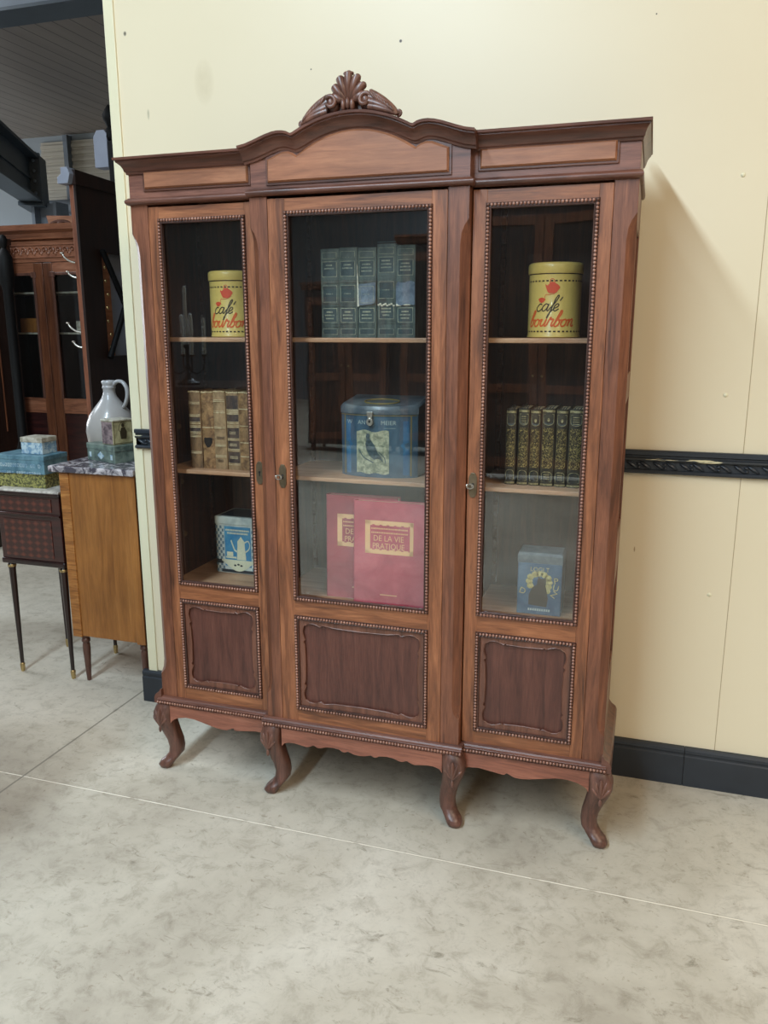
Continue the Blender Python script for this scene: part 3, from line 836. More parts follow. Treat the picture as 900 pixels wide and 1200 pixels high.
# --- tall red volumes, centre bay floor
M['red_cloth'] = worn('faded_rose_cloth', srgb(160, 56, 74), srgb(190, 86, 100), .36, .66, 9, .6)
M['red_dark'] = worn('shaded_rose_cloth', srgb(136, 44, 58), srgb(164, 66, 78), .36, .66, 9, .6)
M['cream_print'] = paint('cream_print', srgb(222, 176, 128), .6, .08)
def red_book(label, x0, y, w, h, mat, tilt, fulltext):
    r = thing('encyclopedia', label, 'book', (x0+w/2, y, .745), 0, 'large rose-red volumes')
    r.rotation_euler = (tilt, 0, 0)
    t = .004; d = .036
    q = MB(); q.box(-w/2, w/2, 0, t, 0, h); q.box(-w/2, w/2, d-t, d, 0, h)
    q.prism([(-w/2+.002, d), (-w/2-.004, d*.85), (-w/2-.007, d/2), (-w/2-.004, d*.15), (-w/2+.002, 0), (-w/2+.004, t), (-w/2+.002, d/2), (-w/2+.004, d-t)], 'z', 0, h)
    q.build('cover', mat, r, bev=.0012)
    MB().box(-w/2+.003, w/2-.004, t, d-t, .004, h-.004).build('page_block', M['page'], r)
    f = lambda u, v: (u, -.0006, v); f2 = lambda u, v: (u, -.0010, v)
    q = MB(); ux, uz = -.005, h*.665
    # ornamental label border
    aw, ah, bw = .086, .058, .018
    for k in range(20):
        a0 = -aw+2*aw*k/20; a1 = a0+2*aw/20; e = .0035*abs(math.sin(k*PI/3)); 
        poly2d(q, [(ux+a0, uz+ah), (ux+a1, uz+ah), (ux+a1, uz+ah-bw*.75-e), (ux+a0, uz+ah-bw*.75-e)], f)
        poly2d(q, [(ux+a0, uz-ah), (ux+a1, uz-ah), (ux+a1, uz-ah+bw*.75+e), (ux+a0, uz-ah+bw*.75+e)], f)
    rect2d(q, ux-aw, ux-aw+bw, uz-ah, uz+ah, f); rect2d(q, ux+aw-bw*.7, ux+aw, uz-ah, uz+ah, f)
    for v in (.028, .014):
        rr = random.Random(int(v*1000)); xx = -aw+bw+.004
        while xx < aw-bw-.002:
            l = .003+.003*rr.random(); rect2d(q, ux+xx, ux+min(xx+l, aw-bw), uz+v, uz+v+.005, f2); xx += l+.0018
    put2d(q, text2d('DE LA VIE', .026), lambda a, b: f2(ux-.002+a*.98, uz-.004+b*1.1))
    put2d(q, text2d('PRATIQUE', .026), lambda a, b: f2(ux-.002+a*.95, uz-.031+b*1.1))
    for k in range(9): rect2d(q, ux-.03+k*.0068, ux-.03+k*.0068+.005, .040, .044, f2)
    q.build('gilt_label', M['cream_print'], r)
    return r
red_book('large rose-red book titled DE LA VIE PRATIQUE, standing foremost in the centre bay', -.047, .042, .262, .368, M['red_cloth'], -.03, True)
red_book('large rose-red book half hidden behind the foremost red book, to its left', -.168, .092, .262, .372, M['red_dark'], -.03, False)

# --- check-patterned coffee tin, left bay floor
M['check_blue'] = paint('grey_blue_check', srgb(104, 128, 142), .45)
M['tin_white'] = worn('off_white_tin', srgb(176, 186, 184), srgb(214, 220, 212), .35, .6, 20, .42)
M['sky_print'] = worn('blue_scene_print', srgb(44, 112, 158), srgb(96, 164, 196), .3, .7, 9, .4)
M['cream'] = paint('cream_enamel_print', srgb(222, 220, 190), .45)
M['dark_print'] = paint('dark_print', srgb(40, 48, 54), .5)
M['grey_print'] = paint('grey_print', srgb(112, 120, 122), .6)
def check_tin():
    r = thing('biscuit_tin', 'white and blue check tin printed with a coffee pot, on the left bay floor', 'tin box', (-.598, .235, .745), -.02)
    w, h, d = .190, .228, .15; k_ = .725; W0 = .262
    MB().box(-w/2, w/2, 0, d, 0, h-.03).build('body', M['tin_white'], r, bev=.003)
    MB().box(-w/2-.003, w/2+.003, -.003, d+.003, h-.032, h).build('lid', M['tin_white'], r, bev=.004)
    MB().box(-w/2+.012, w/2-.012, .012, d-.012, h-.001, h+.0015).build('lid_inset', M['dark_print'], r)
    f = lambda u, v: (u*k_, -.0005, v); f2 = lambda u, v: (u*k_, -.0010, v); f3 = lambda u, v: (u*k_, -.0015, v)
    q = MB()
    for c in range(4):
        for k in range(15):
            if (c+k) % 2 == 0:
                for s in (-1, 1):
                    u = s*(W0/2-.0045-c*.0125); v = .004+k*.0125
                    poly2d(q, [(u-.006, v), (u+.006, v), (u+.006, v+.012), (u-.006, v+.012)], f)
    q.build('check_pattern', M['check_blue'], r)
    q = MB(); rect2d(q, -W0/2+.052, W0/2-.052, .030, .190, f2); q.build('picture', M['sky_print'], r)
    q = MB()
    f3b = lambda u, v: ((u+.008)*k_, -.0015, v)
    poly2d(q, [(-.016, .058), (.040, .058), (.034, .118), (.034, .132), (.022, .142), (.012, .152), (.002, .142), (-.010, .132), (-.010, .118)], f3b)
    ribbon(q, [(-.048, .135), (-.040, .118), (-.028, .096), (-.014, .090)], .007, f3b)
    ribbon(q, catmull([(.032, .128), (.054, .136), (.064, .122), (.058, .104), (.036, .090)]), .005, f3b)
    rect2d(q, -.068, -.030, .070, .088, f3); rect2d(q, -.074, -.010, .062, .069, f3)
    for v, hw in ((.172, .072), (.160, .062)):
        rr = random.Random(int(v*999)); xx = -hw
        while xx < hw:
            l = .003+.004*rr.random(); rect2d(q, xx, min(xx+l, hw), v, v+.007, f3); xx += l+.002
    # tablecloth swag
    P = [(-.100, .056)]+[(-.10+.2*k/12, .050-.040*math.sin(PI*k/12)**1.2) for k in range(13)]+[(.100, .056)]
    poly2d(q, P, f3)
    q.build('coffee_pot_print', M['cream'], r)
    q = MB(); rect2d(q, -W0/2+.03, W0/2-.04, .004, .016, f2)
    for a in (-.020, 0, .018): poly2d(q, ell2d(a, .034+.004*(a == 0), .008, .004, 8), lambda u, v: (u*k_, -.002, v))
    rect2d(q, -W0/2+.002, -W0/2+.038, .038, .055, f2)
    q.build('dark_print', M['dark_print'], r)
check_tin()

# --- blue tin with cat, right bay floor
M['cat_blue'] = worn('dusty_blue_tin', srgb(44, 74, 104), srgb(78, 108, 132), .36, .66, 14, .42)
M['cat_gold'] = worn('pale_gold_print', srgb(160, 148, 92), srgb(204, 194, 138), .4, .6, 60, .5)
M['cat_dark'] = paint('dark_cat_print', srgb(52, 44, 34), .5)
def cat_tin():
    r = thing('cat_tin', 'dusty blue tin printed with a sitting dark cat, on the right bay floor', 'tin box', (.582, .12, .745), .0)
    w, h, d = .146, .215, .10
    MB().box(-w/2, w/2, 0, d, 0, h-.035).build('body', M['cat_blue'], r, bev=.003)
    MB().loft([[(x*w/2*k+.0, d/2+y*d/2*k2, z) for x, y in ((-1, -1), (1, -1), (1, 1), (-1, 1))] for z, k, k2 in ((h-.036, 1.03, 1.03), (h-.010, 1.03, 1.03), (h-.004, 1.0, 1.0), (h, .95, .93))]).build('lid', M['grey_tin'], r, bev=.002)
    f = lambda u, v: (u, -.0005, v); f2 = lambda u, v: (u, -.0011, v)
    q = MB()
    put2d(q, text2d('LOGI T', .020), lambda a, b: f(a*1.0, .158+b))
    for k, (a, b) in enumerate(((-.03, .105), (-.034, .12), (-.03, .135), (-.015, .145), (0, .148), (.015, .145), (.028, .135), (.032, .12), (.03, .105), (.026, .09))): poly2d(q, ell2d(a, b-.004, .012, .011, 7), f)
    for t, u, v, rz in (('Z', .048, .075, -.6), ('U', .054, .098, -.2), ('P', .054, .122, .1), ('D', -.055, .080, -.3)):
        put2d(q, text2d(t, .030), lambda a, b, u=u, v=v, rz=rz: f(u+a*math.cos(rz)-b*math.sin(rz), v+a*math.sin(rz)+b*math.cos(rz)))
    q.build('gold_lettering', M['cat_gold'], r)
    q = MB()
    poly2d(q, [(-.034, .034), (.026, .030), (.030, .060), (.024, .090), (.020, .104), (.022, .118), (.021, .136), (.014, .128), (.004, .128), (-.004, .136), (-.007, .118), (-.008, .106), (-.022, .096), (-.034, .070)], f2)
    relabel(q.build('cat', M['cat_dark'], r), 'dark sitting cat silhouette')
    q = MB()
    for k in range(10): rect2d(q, -.035+k*.0075, -.030+k*.0075, .014, .022, f)
    q.build('footer_lettering', M['pale_letter'], r)
cat_tin()

# ================================================================== SETTING
def wall_mat():
    m, nt, N, L, b = newmat('cream_wall_paint')
    v = objvec(N, L)
    n1 = noise(N, L, v, .9, 3, .5)
    r = ramp(N, [(.3, srgb(221, 207, 177)), (.7, srgb(226, 213, 184))]); L.new(n1, r.inputs[0])
    col = r.outputs[0]
    # a few brown scuffs
    n2 = noise(N, L, objvec(N, L, (2.2, 1, .7), (3.3, 0, 1.4)), 2.2, 7, .7)
    s = ramp(N, [(.70, (0, 0, 0, 1)), (.80, (.28, .28, .28, 1))]); L.new(n2, s.inputs[0])
    col = mixc(N, L, s.outputs[0], col, srgb(176, 158, 118))
    n3 = noise(N, L, objvec(N, L, (1, 1, 1), (7, 2, 5)), 14, 2, .5)
    s2 = ramp(N, [(.80, (0, 0, 0, 1)), (.83, (.8, .8, .8, 1))]); L.new(n3, s2.inputs[0])
    col = mixc(N, L, s2.outputs[0], col, srgb(120, 100, 80))
    t = N.new('ShaderNodeTexCoord'); sx = N.new('ShaderNodeSeparateXYZ'); L.new(t.outputs['Object'], sx.inputs[0])
    nm = noise(N, L, objvec(N, L, (1, 1, .6), (1, 4, 2)), 22, 6, .65)
    for x0, z0, rx, rz, st, cc in ((-.80, 2.600, .045, .085, .55, srgb(176, 158, 120)), (-1.052, 2.505, .006, .022, 1.4, srgb(150, 144, 120)), (-1.135, 2.80, .008, .010, 2.0, srgb(90, 84, 72)), (-.02, 2.665, .006, .006, 3.0, srgb(70, 52, 36)), (-.36, 2.605, .003, .003, 3.0, srgb(70, 60, 46)), (.83, 2.66, .003, .003, 3.0, srgb(70, 60, 46)), (.875, .90, .003, .012, 2.0, srgb(160, 136, 96))):
        ax = mth(N, L, 'DIVIDE', mth(N, L, 'SUBTRACT', sx.outputs['X'], x0), rx); az = mth(N, L, 'DIVIDE', mth(N, L, 'SUBTRACT', sx.outputs['Z'], z0), rz)
        d2 = mth(N, L, 'SUBTRACT', 1., mth(N, L, 'ADD', mth(N, L, 'MULTIPLY', ax, ax), mth(N, L, 'MULTIPLY', az, az)), None, True)
        col = mixc(N, L, mth(N, L, 'MULTIPLY', mth(N, L, 'MULTIPLY', d2, nm), st, None, True), col, cc)
    # board joints
    f = None
    for x0 in (1.208, -.005+5):
        d = mth(N, L, 'ABSOLUTE', mth(N, L, 'SUBTRACT', sx.outputs['X'], x0))
        a = mth(N, L, 'LESS_THAN', d, .0013)
        f = a if f is None else mth(N, L, 'MAXIMUM', f, a)
    col = mixc(N, L, mth(N, L, 'MULTIPLY', f, .75), col, srgb(140, 116, 76))
    L.new(col, b.inputs['Base Color']); b.inputs['Roughness'].default_value = .38
    b.inputs['Specular IOR Level'].default_value = .5
    bump(N, L, b, noise(N, L, v, 60, 4), .06, .001)
    return m
M['wall'] = wall_mat()
M['wall_trim'] = paint('cream_trim_paint', srgb(224, 216, 184), .4, .03, 3)
M['baseboard'] = paint('black_gloss_paint', srgb(40, 45, 52), .35, .15, 8, 0, .15)
def dado_mat():
    m, nt, N, L, b = newmat('worn_black_dado')
    v = objvec(N, L, (6, 40, 40)); n = noise(N, L, v, 1.3, 5, .6)
    r = ramp(N, [(.60, srgb(36, 40, 44)), (.64, srgb(206, 196, 158))]); L.new(n, r.inputs[0])
    L.new(r.outputs[0], b.inputs['Base Color']); b.inputs['Roughness'].default_value = .38
    return m
M['dado_worn'] = dado_mat()
def floor_mat():
    m, nt, N, L, b = newmat('stained_concrete')
    v = objvec(N, L)
    n1 = noise(N, L, v, 1.1, 8, .6, .4)
    r = ramp(N, [(.28, srgb(146, 136, 121)), (.5, srgb(180, 171, 155)), (.74, srgb(204, 196, 182))]); L.new(n1, r.inputs[0])
    n2 = noise(N, L, v, 15, 10, .74, .5)
    r2 = ramp(N, [(.28, (.58, .56, .52, 1)), (.5, (1, 1, 1, 1)), (.75, (1.1, 1.1, 1.09, 1))]); L.new(n2, r2.inputs[0])
    col = mixc(N, L, .8, r.outputs[0], r2.outputs[0], 'MULTIPLY')
    # brown-black scuffs with a shape of their own
    n3 = noise(N, L, objvec(N, L, (1, 2.2, 1), (3, 1, 0)), 9, 8, .75, 1.5)
    s = ramp(N, [(.585, (0, 0, 0, 1)), (.70, (.7, .7, .7, 1))]); L.new(n3, s.inputs[0])
    col = mixc(N, L, s.outputs[0], col, srgb(104, 96, 78))
    n4 = noise(N, L, v, 34, 6, .7, .6)
    s4 = ramp(N, [(.60, (0, 0, 0, 1)), (.72, (.6, .6, .6, 1))]); L.new(n4, s4.inputs[0])
    col = mixc(N, L, s4.outputs[0], col, srgb(110, 92, 70))
    # hairline cracks
    n5 = noise(N, L, v, 3.2, 6, .7, 1.2)
    a5 = mth(N, L, 'ABSOLUTE', mth(N, L, 'SUBTRACT', n5, .5))
    s5 = ramp(N, [(.0008, (.16, .16, .16, 1)), (.004, (0, 0, 0, 1))]); L.new(a5, s5.inputs[0])
    m5 = mth(N, L, 'MULTIPLY', s5.outputs[0], mth(N, L, 'GREATER_THAN', n1, .52))
    col = mixc(N, L, m5, col, srgb(96, 88, 74))
    # saw joints
    t = N.new('ShaderNodeTexCoord'); sx = N.new('ShaderNodeSeparateXYZ'); L.new(t.outputs['Object'], sx.inputs[0])
    wob = mth(N, L, 'MULTIPLY', mth(N, L, 'SUBTRACT', n2, .5), .004)
    dy = mth(N, L, 'ABSOLUTE', mth(N, L, 'ADD', mth(N, L, 'ADD', sx.outputs['Y'], .233), wob))
    wy = mth(N, L, 'LESS_THAN', dy, .0026)
    wy2 = mth(N, L, 'LESS_THAN', dy, .0055)
    brk = ramp(N, [(.34, (.25, .25, .25, 1)), (.44, (1, 1, 1, 1))]); L.new(noise(N, L, v, 13, 3), brk.inputs[0])
    col = mixc(N, L, mth(N, L, 'MULTIPLY', wy2, .3), col, srgb(120, 108, 90))
    col = mixc(N, L, mth(N, L, 'MULTIPLY', wy, brk.outputs[0]), col, srgb(222, 214, 198))
    for x0 in (-1.315, -7.3, 4.7):
        dx = mth(N, L, 'ABSOLUTE', mth(N, L, 'ADD', mth(N, L, 'SUBTRACT', sx.outputs['X'], x0), wob))
        col = mixc(N, L, mth(N, L, 'MULTIPLY', mth(N, L, 'LESS_THAN', dx, .0045), .75), col, srgb(104, 98, 86))
    for y0 in (-6.2, 5.8):
        dx = mth(N, L, 'ABSOLUTE', mth(N, L, 'SUBTRACT', sx.outputs['Y'], y0))
        col = mixc(N, L, mth(N, L, 'MULTIPLY', mth(N, L, 'LESS_THAN', dx, .007), .85), col, srgb(90, 84, 72))
    L.new(col, b.inputs['Base Color'])
    rr = mth(N, L, 'MULTIPLY_ADD', n2, .3, .38); L.new(rr, b.inputs['Roughness'])
    bump(N, L, b, n2, .15, .003)
    return m
M['floor'] = floor_mat()
M['hall_wall'] = paint('grey_hall_wall', srgb(112, 116, 122), .7, .04, 1)
M['blue_wall'] = paint('blue_grey_wall', srgb(160, 170, 178), .7, .04, 1)
def ceil_mat():
    m, nt, N, L, b = newmat('ribbed_ceiling_sheet')
    t = N.new('ShaderNodeTexCoord'); sx = N.new('ShaderNodeSeparateXYZ'); L.new(t.outputs['Object'], sx.inputs[0])
    fr = mth(N, L, 'FRACT', mth(N, L, 'DIVIDE', sx.outputs['X'], .16))
    k = mth(N, L, 'LESS_THAN', fr, .07)
    n = noise(N, L, objvec(N, L, (6, .4, 1)), 1, 3)
    r = ramp(N, [(.3, srgb(120, 112, 106)), (.7, srgb(134, 126, 118))]); L.new(n, r.inputs[0])
    L.new(mixc(N, L, k, r.outputs[0], srgb(78, 72, 68)), b.inputs['Base Color']); b.inputs['Roughness'].default_value = .6
    return m
M['ceiling'] = ceil_mat()
M['steel'] = paint('dark_grey_steel', srgb(62, 74, 84), .5, .12, 4)
M['steel_light'] = paint('light_grey_steel', srgb(120, 130, 142), .55, .1, 4)

WY = .4955
struct(MB().box(-12.2, -12, -16, 12, 0, 5.2).build('wall_left', M['hall_wall']))
f = struct(MB().box(-12, 8, -16, 12, -.2, 0).build('floor', M['floor']))
wall = struct(MB().box(-1.215, 6.5, WY, WY+.085, 0, 4.6).build('wall_back', M['wall']))
for i, (x, z) in enumerate(((1.128, 2.164), (1.135, 1.463), (1.141, .753), (2.3, 2.164), (2.3, 1.463))):
    MB().ball((x, WY, z), (.0075, .004, .0075), 12, 6).build('screw_cap', M['wall_trim'], wall, smooth=60)
struct(MB().box(-1.222, -1.177, WY-.008, WY+.09, .0, 4.6).build('trim_1', M['wall_trim'], bev=.003))
# skirting board in two lengths, with the end return
def skirt(x0, x1):
    return MB().prism([(WY, 0), (WY-.022, 0), (WY-.022, .118), (WY-.018, .122), (WY-.018, .128), (WY-.021, .134), (WY-.020, .144), (WY-.013, .151), (WY, .153)], 'x', x0, x1)
struct(skirt(-1.25, 1.103).build('baseboard_back', M['baseboard'], smooth=25))
struct(skirt(1.105, 6.4).build('baseboard_back', M['baseboard'], smooth=25))
# dado rail with twisted-ribbon carving
def dado():
    mb = MB(); x0, x1 = -1.205, 3.2
    mb.prism([(WY, 1.184), (WY-.018, 1.184), (WY-.021, 1.190), (WY-.016, 1.196), (WY-.008, 1.198), (WY-.008, 1.226), (WY-.012, 1.230), (WY-.012, 1.246), (WY-.020, 1.250), (WY-.020, 1.262), (WY-.016, 1.2665), (WY, 1.2665)], 'x', x0, x1)
    d = struct(mb.build('trim_2', M['baseboard'], smooth=25))
    w = MB(); w.tube([(x0+.002, WY-.014, 1.2335), (x1-.002, WY-.014, 1.2335)], .0065, 8)
    w.build('top_bead', M['dado_worn'], d, smooth=60)
    q = MB(); n = int((x1-x0)/.044)
    for k in range(n):
        x = x0+.03+k*.044
        q.ball((x, WY-.012, 1.212), (.023, .0075, .0062), 8, 6, Matrix.Rotation(.55, 3, 'Y'))
        if k % 2 == 0:
            q.ball((x+.020, WY-.013, 1.2175), (.008, .005, .004), 6, 4); q.ball((x+.022, WY-.013, 1.205), (.007, .005, .004), 6, 4)
    q.build('ribbon_carving', M['baseboard'], d, smooth=60)
dado()
# the hall beyond the wall's left end
struct(MB().box(-12, 3, 3.2, 12, 4.0, 4.15).build('ceiling', M['ceiling']))
struct(MB().box(-12, 3, 2.95, 3.2, 3.985, 5.6).build('trim_3', M['steel_light']))
struct(MB().box(-12, 3, 2.93, 3.22, 3.967, 3.99).build('trim_4', M['steel']))
rw = MB(); rw.box(-12, 3, 6.45, 6.6, 0, 4.0)
struct(rw.build('wall_far', M['blue_wall']))
# ribbed cladding above the roller door
def slats():
    r = bpy.data.objects.new('trim_5', None); C.objects.link(r); r.location = (-5.2, 6.45, 3.18); r['kind'] = 'structure'
    q = MB()
    P = []
    for k in range(17):
        z = .04*k; q.box(-1.25, .95, -.02-.012*(k % 2), .0, z+.07, z+.108)
    relabel(q.build('slats', paint('cream_slats', srgb(196, 190, 176), .6, .05), r), 'cream ribbed slats')
    MB().tube([(-1.2, -.16, -.02), (.95, -.16, -.02)], .075, 16).build('roller', M['steel_light'], r, smooth=60)
    MB().tube([(-1.2, -.12, -.22), (.95, -.12, -.22)], .06, 16).build('roller', M['steel_light'], r, smooth=60)
    MB().box(-.86, -.80, -.1, 0, -.1, .8).build('bracket', M['steel_light'], r)
slats()
def ibeam():
    r = thing('steel_beam', 'dark grey steel roof beam running back towards the far wall, bolted to a column', 'beam', (-5.35, 5.15, 0))
    a = Vector((-4.05, 2.45, 0)); b = Vector((-5.42, 4.95, 0)); d = (b-a).normalized(); n = Vector((-d.y, d.x, 0))
    base = Vector((-5.35, 5.15, 0))
    def bx(mb, w, z0, z1, p, q):
        p = p-base; q = q-base
        P = [p+n*w, q+n*w, q-n*w, p-n*w]
        mb.loft([[(v.x, v.y, z) for v in P] for z in (z0, z1)])
    q = MB(); bx(q, .11, 3.0, 3.03, a, b); bx(q, .11, 3.43, 3.46, a, b); bx(q, .012, 3.02, 3.44, a, b); bx(q, .03, 3.215, 3.24, a, b)
    q.build('beam', M['steel'], r)
    q = MB(); bx(q, .12, 2.98, 3.48, b, b+d*.05); bx(q, .08, 3.0, 3.5, b+d*.05, b+d*.55); bx(q, .13, 2.96, 3.0, b, b+d*.6); q.build('end_plate', M['steel'], r)
    q = MB()
    for z in (3.08, 3.2, 3.3, 3.4):
        p = b-base-d*.02+n*-.06; q.ball((p.x, p.y, z), .018, 8, 5)
    q.build('bolt', M['steel_light'], r)
    q = MB(); q.box(-.16, -.12, -.1, .1, 0, 3.0); q.box(.12, .16, -.1, .1, 0, 3.0); q.box(-.12, .12, -.012, .012, 0, 3.0)
    q.build('column', M['steel_light'], r)
ibeam()

# ================================================================== LEFT BACKGROUND FURNITURE
M['marble'] = worn('grey_violet_marble', srgb(66, 62, 72), srgb(200, 192, 194), .44, .60, 16, .25, dist=1.2, coat=.3)
M['marble_w'] = worn('pale_marble', srgb(150, 144, 138), srgb(206, 200, 190), .35, .6, 22, .3, dist=1.)
M['oak'] = wood('golden_oak', srgb(126, 78, 32), srgb(150, 97, 44), srgb(166, 112, 56), 'z', .42, .8, .15, .7)
M['oak_curly'] = wood('curly_oak', srgb(104, 60, 24), srgb(156, 100, 46), srgb(196, 142, 80), 'x', .4, 1.6)
M['mahog'] = wood('dark_mahogany', srgb(30, 14, 14), srgb(52, 24, 22), srgb(72, 34, 28), 'x', .3, 1, .4)
M['mahog_d'] = wood('black_mahogany', srgb(20, 11, 11), srgb(34, 18, 17), srgb(46, 24, 22), 'z', .32, 1, .3)
M['brass'] = paint('polished_brass', srgb(190, 168, 120), .32, .2, 30, .9)
def parq():
    m, nt, N, L, b = newmat('lozenge_marquetry')
    t = N.new('ShaderNodeTexCoord'); sx = N.new('ShaderNodeSeparateXYZ'); L.new(t.outputs['Object'], sx.inputs[0])
    u = mth(N, L, 'DIVIDE', sx.outputs['X'], .045); v = mth(N, L, 'DIVIDE', sx.outputs['Z'], .032)
    a = mth(N, L, 'ABSOLUTE', mth(N, L, 'SUBTRACT', mth(N, L, 'FRACT', u), .5)); c = mth(N, L, 'ABSOLUTE', mth(N, L, 'SUBTRACT', mth(N, L, 'FRACT', v), .5))
    s = mth(N, L, 'ADD', a, c)
    r = ramp(N, [(.15, srgb(92, 42, 30)), (.36, srgb(72, 30, 23)), (.55, srgb(50, 21, 17))]); L.new(s, r.inputs[0])
    L.new(r.outputs[0], b.inputs['Base Color']); b.inputs['Roughness'].default_value = .3; b.inputs['Coat Weight'].default_value = .4
    return m
M['parq'] = parq()
def side_cabinet():
    r = thing('side_cabinet', 'small dark mahogany cabinet with lozenge marquetry on tapered legs, left edge of view', 'cabinet', (-1.865, .56, 0))
    X0, X1 = -.195, .165; D = .385
    b = MB().box(X0, X1, 0, D, .60, .915).build('body', M['mahog'], r, bev=.003)
    MB().box(X0-.006, X1+.006, -.006, D, .572, .600).build('base_moulding', M['mahog_d'], r, bev=.008)
    MB().box(X0-.006, X1+.006, -.008, D, .915, .932).build('top_moulding', M['mahog_d'], r, bev=.005)
    MB().box(X0-.002, X1+.002, -.004, D, .932, .944).build('marble_top', M['marble_w'], r, bev=.003)
    MB().tube([(X0, -.004, .826), (X1, -.004, .826)], .006, 8).build('rail_moulding', M['mahog'], r, smooth=60)
    relabel(MB().box(X0+.02, X1-.045, -.003, .01, .842, .905).build('drawer', M['parq'], r, bev=.001), 'marquetry drawer front')
    relabel(MB().box(X0+.03, X1-.055, -.003, .01, .615, .800).build('door', M['parq'], r, bev=.001), 'marquetry door panel')
    for x in (X0+.03, X1-.025):
        for y in (.02, .36):
            l = MB().lathe([(.014, .572), (.019, .565), (.019, .55), (.0165, .54), (.016, .5), (.009, .035), (.0085, .033)], x, y, 10).build('leg', M['mahog_d'], r, smooth=50)
            for pr in ([(.0095, .045), (.0125, .04), (.011, .012), (.009, 0)], [(.0195, .563), (.0215, .558), (.0195, .551)]):
                relabel(MB().lathe(pr, x, y, 12).build('brass_ferrule', M['brass'], l, smooth=50), 'brass collar or foot cap')
side_cabinet()
def oak_chest():
    r = thing('oak_chest', 'tall golden oak chest side-on with grey marble top and turned legs, beside the wall end', 'chest', (-1.48, .56, 0))
    X0, X1, D = -.205, .20, .50
    MB().box(X0+.004, X1, .002, D, .24, 1.040).build('body', M['oak'], r, bev=.003)
    MB().box(X0, X0+.052, -.004, D, .235, 1.040).build('stile', M['oak_curly'], r, bev=.003)
    MB().box(X1-.045, X1, -.003, .05, .235, 1.040).build('stile', M['oak'], r, bev=.002)
    q = MB(); 
    q.prism([(X0-.045, -.022), (X1+.01, -.022), (X1+.01, D), (X0-.045, D)], 'z', 1.042, 1.072)
    relabel(q.build('marble_top', M['marble'], r, bev=.006), 'grey-violet veined marble top')
    for x, y in ((X0+.045, .03), (X1-.03, .03), (X0+.045, D-.025), (X1-.03, D-.025)):
        MB().lathe([(.020, .24), (.022, .228), (.016, .222), (.021, .214), (.021, .205), (.015, .198), (.018, .19), (.019, .17), (.011, .01), (.010, 0)], x, y, 14).build('leg', M['leg'], r, smooth=40)
oak_chest()
# tins and jug
M['t_blue'] = worn('worn_sky_blue_tin', srgb(62, 96, 112), srgb(98, 132, 144), .4, .6, 16, .4)
M['t_lid'] = worn('pale_rubbed_lid', srgb(140, 134, 118), srgb(196, 192, 178), .4, .6, 20, .4)
M['t_bl2'] = worn('blue_flower_tin', srgb(104, 138, 164), srgb(178, 194, 198), .42, .56, 40, .45)
M['t_yel'] = worn('yellow_green_mesh_tin', srgb(72, 72, 44), srgb(150, 146, 84), .46, .56, 90, .45)
M['t_green'] = worn('green_grey_tin', srgb(66, 80, 76), srgb(110, 124, 114), .4, .6, 20, .4)
M['t_olive'] = worn('olive_cream_tin', srgb(128, 122, 90), srgb(178, 170, 132), .4, .6, 16, .45)
M['t_violet'] = worn('violet_side_tin', srgb(84, 70, 74), srgb(140, 122, 122), .42, .58, 40, .45)
def tinbox(label, loc, w, d, h, lid, rz, mb_, ml, deco=None, name='tin_box', mside=None):
    r = thing(name, label, 'tin box', loc, rz)
    MB().box(-w/2, w/2, -d/2, d/2, 0, h-lid).build('body', mb_, r, bev=.002)
    if lid: MB().box(-w/2-.002, w/2+.002, -d/2-.002, d/2+.002, h-lid-.001, h).build('lid', ml, r, bev=.003)
    if mside: MB().box(-w/2+.003, w/2-.003, -d/2-.0008, -d/2+.002, .003, h-lid-.003).build('side_print', mside, r)
    fr = lambda u, v: (u, -d/2-.001, v)
    if deco: deco(r, fr, w, d, h)
    return r
def deco_letters(r, fr, w, d, h):
    q = MB(); rr = random.Random(4)
    for v, z in ((.66, .26), (.30, .5)):
        x = -w*.44
        while x < w*.40:
            l = .008+.005*rr.random()
            if rr.random() > .1: frame2d(q, x, x+l, h*(v-.30), h*(v-.30)+(.016 if v > .5 else .010), .0026, fr)
            x += l+.004
    q.build('lettering', M['t_bl2'], r)
Y = tinbox('long yellow-green patterned tin lying flat under the blue tin on the mahogany cabinet', (-1.945, .685, .944), .27, .15, .068, 0, 0, M['t_yel'], M['t_yel'])
B_ = tinbox('long blue tin with worn lettering, stacked on the yellow-green tin', (-1.945, .685, 1.0125), .285, .165, .088, .022, 0, M['t_blue'], M['t_blue'], deco_letters)
W_ = tinbox('small white and blue tin with a beige lid, topmost on the left stack', (-1.905, .70, 1.101), .125, .10, .080, .024, -.02, M['t_bl2'], M['t_lid'])
def deco_lady(r, fr, w, d, h):
    fr = lambda u, v: (w/2+.001, u, v)
    q = MB()
    poly2d(q, ell2d(0, h*.76, .009, .010, 10), fr); poly2d(q, [(-.014, h*.22), (.016, h*.22), (.020, h*.5), (.010, h*.68), (-.010, h*.66), (-.018, h*.46)], fr)
    ribbon(q, catmull([(-.016, h*.5), (-.024, h*.62), (-.014, h*.82), (0, h*.88), (.014, h*.8)]), .0025, fr)
    frame2d(q, -d/2+.004, d/2-.004, .005, h-.012, .0018, fr)
    q.build('figure_print', M['print_black'], r)
def deco_med(r, fr, w, d, h):
    q = MB(); f = lambda u, v: fr(u, v)
    poly2d(q, [(-.03, h*.36), (0, h*.14), (.03, h*.36), (0, h*.60)], f); poly2d(q, [(-w*.42, h*.2), (-w*.34, h*.2), (-w*.34, h*.5), (-w*.42, h*.5)], f); poly2d(q, [(w*.34, h*.2), (w*.42, h*.2), (w*.42, h*.5), (w*.34, h*.5)], f)
    q.build('medallion_print', M['t_bl2'], r)
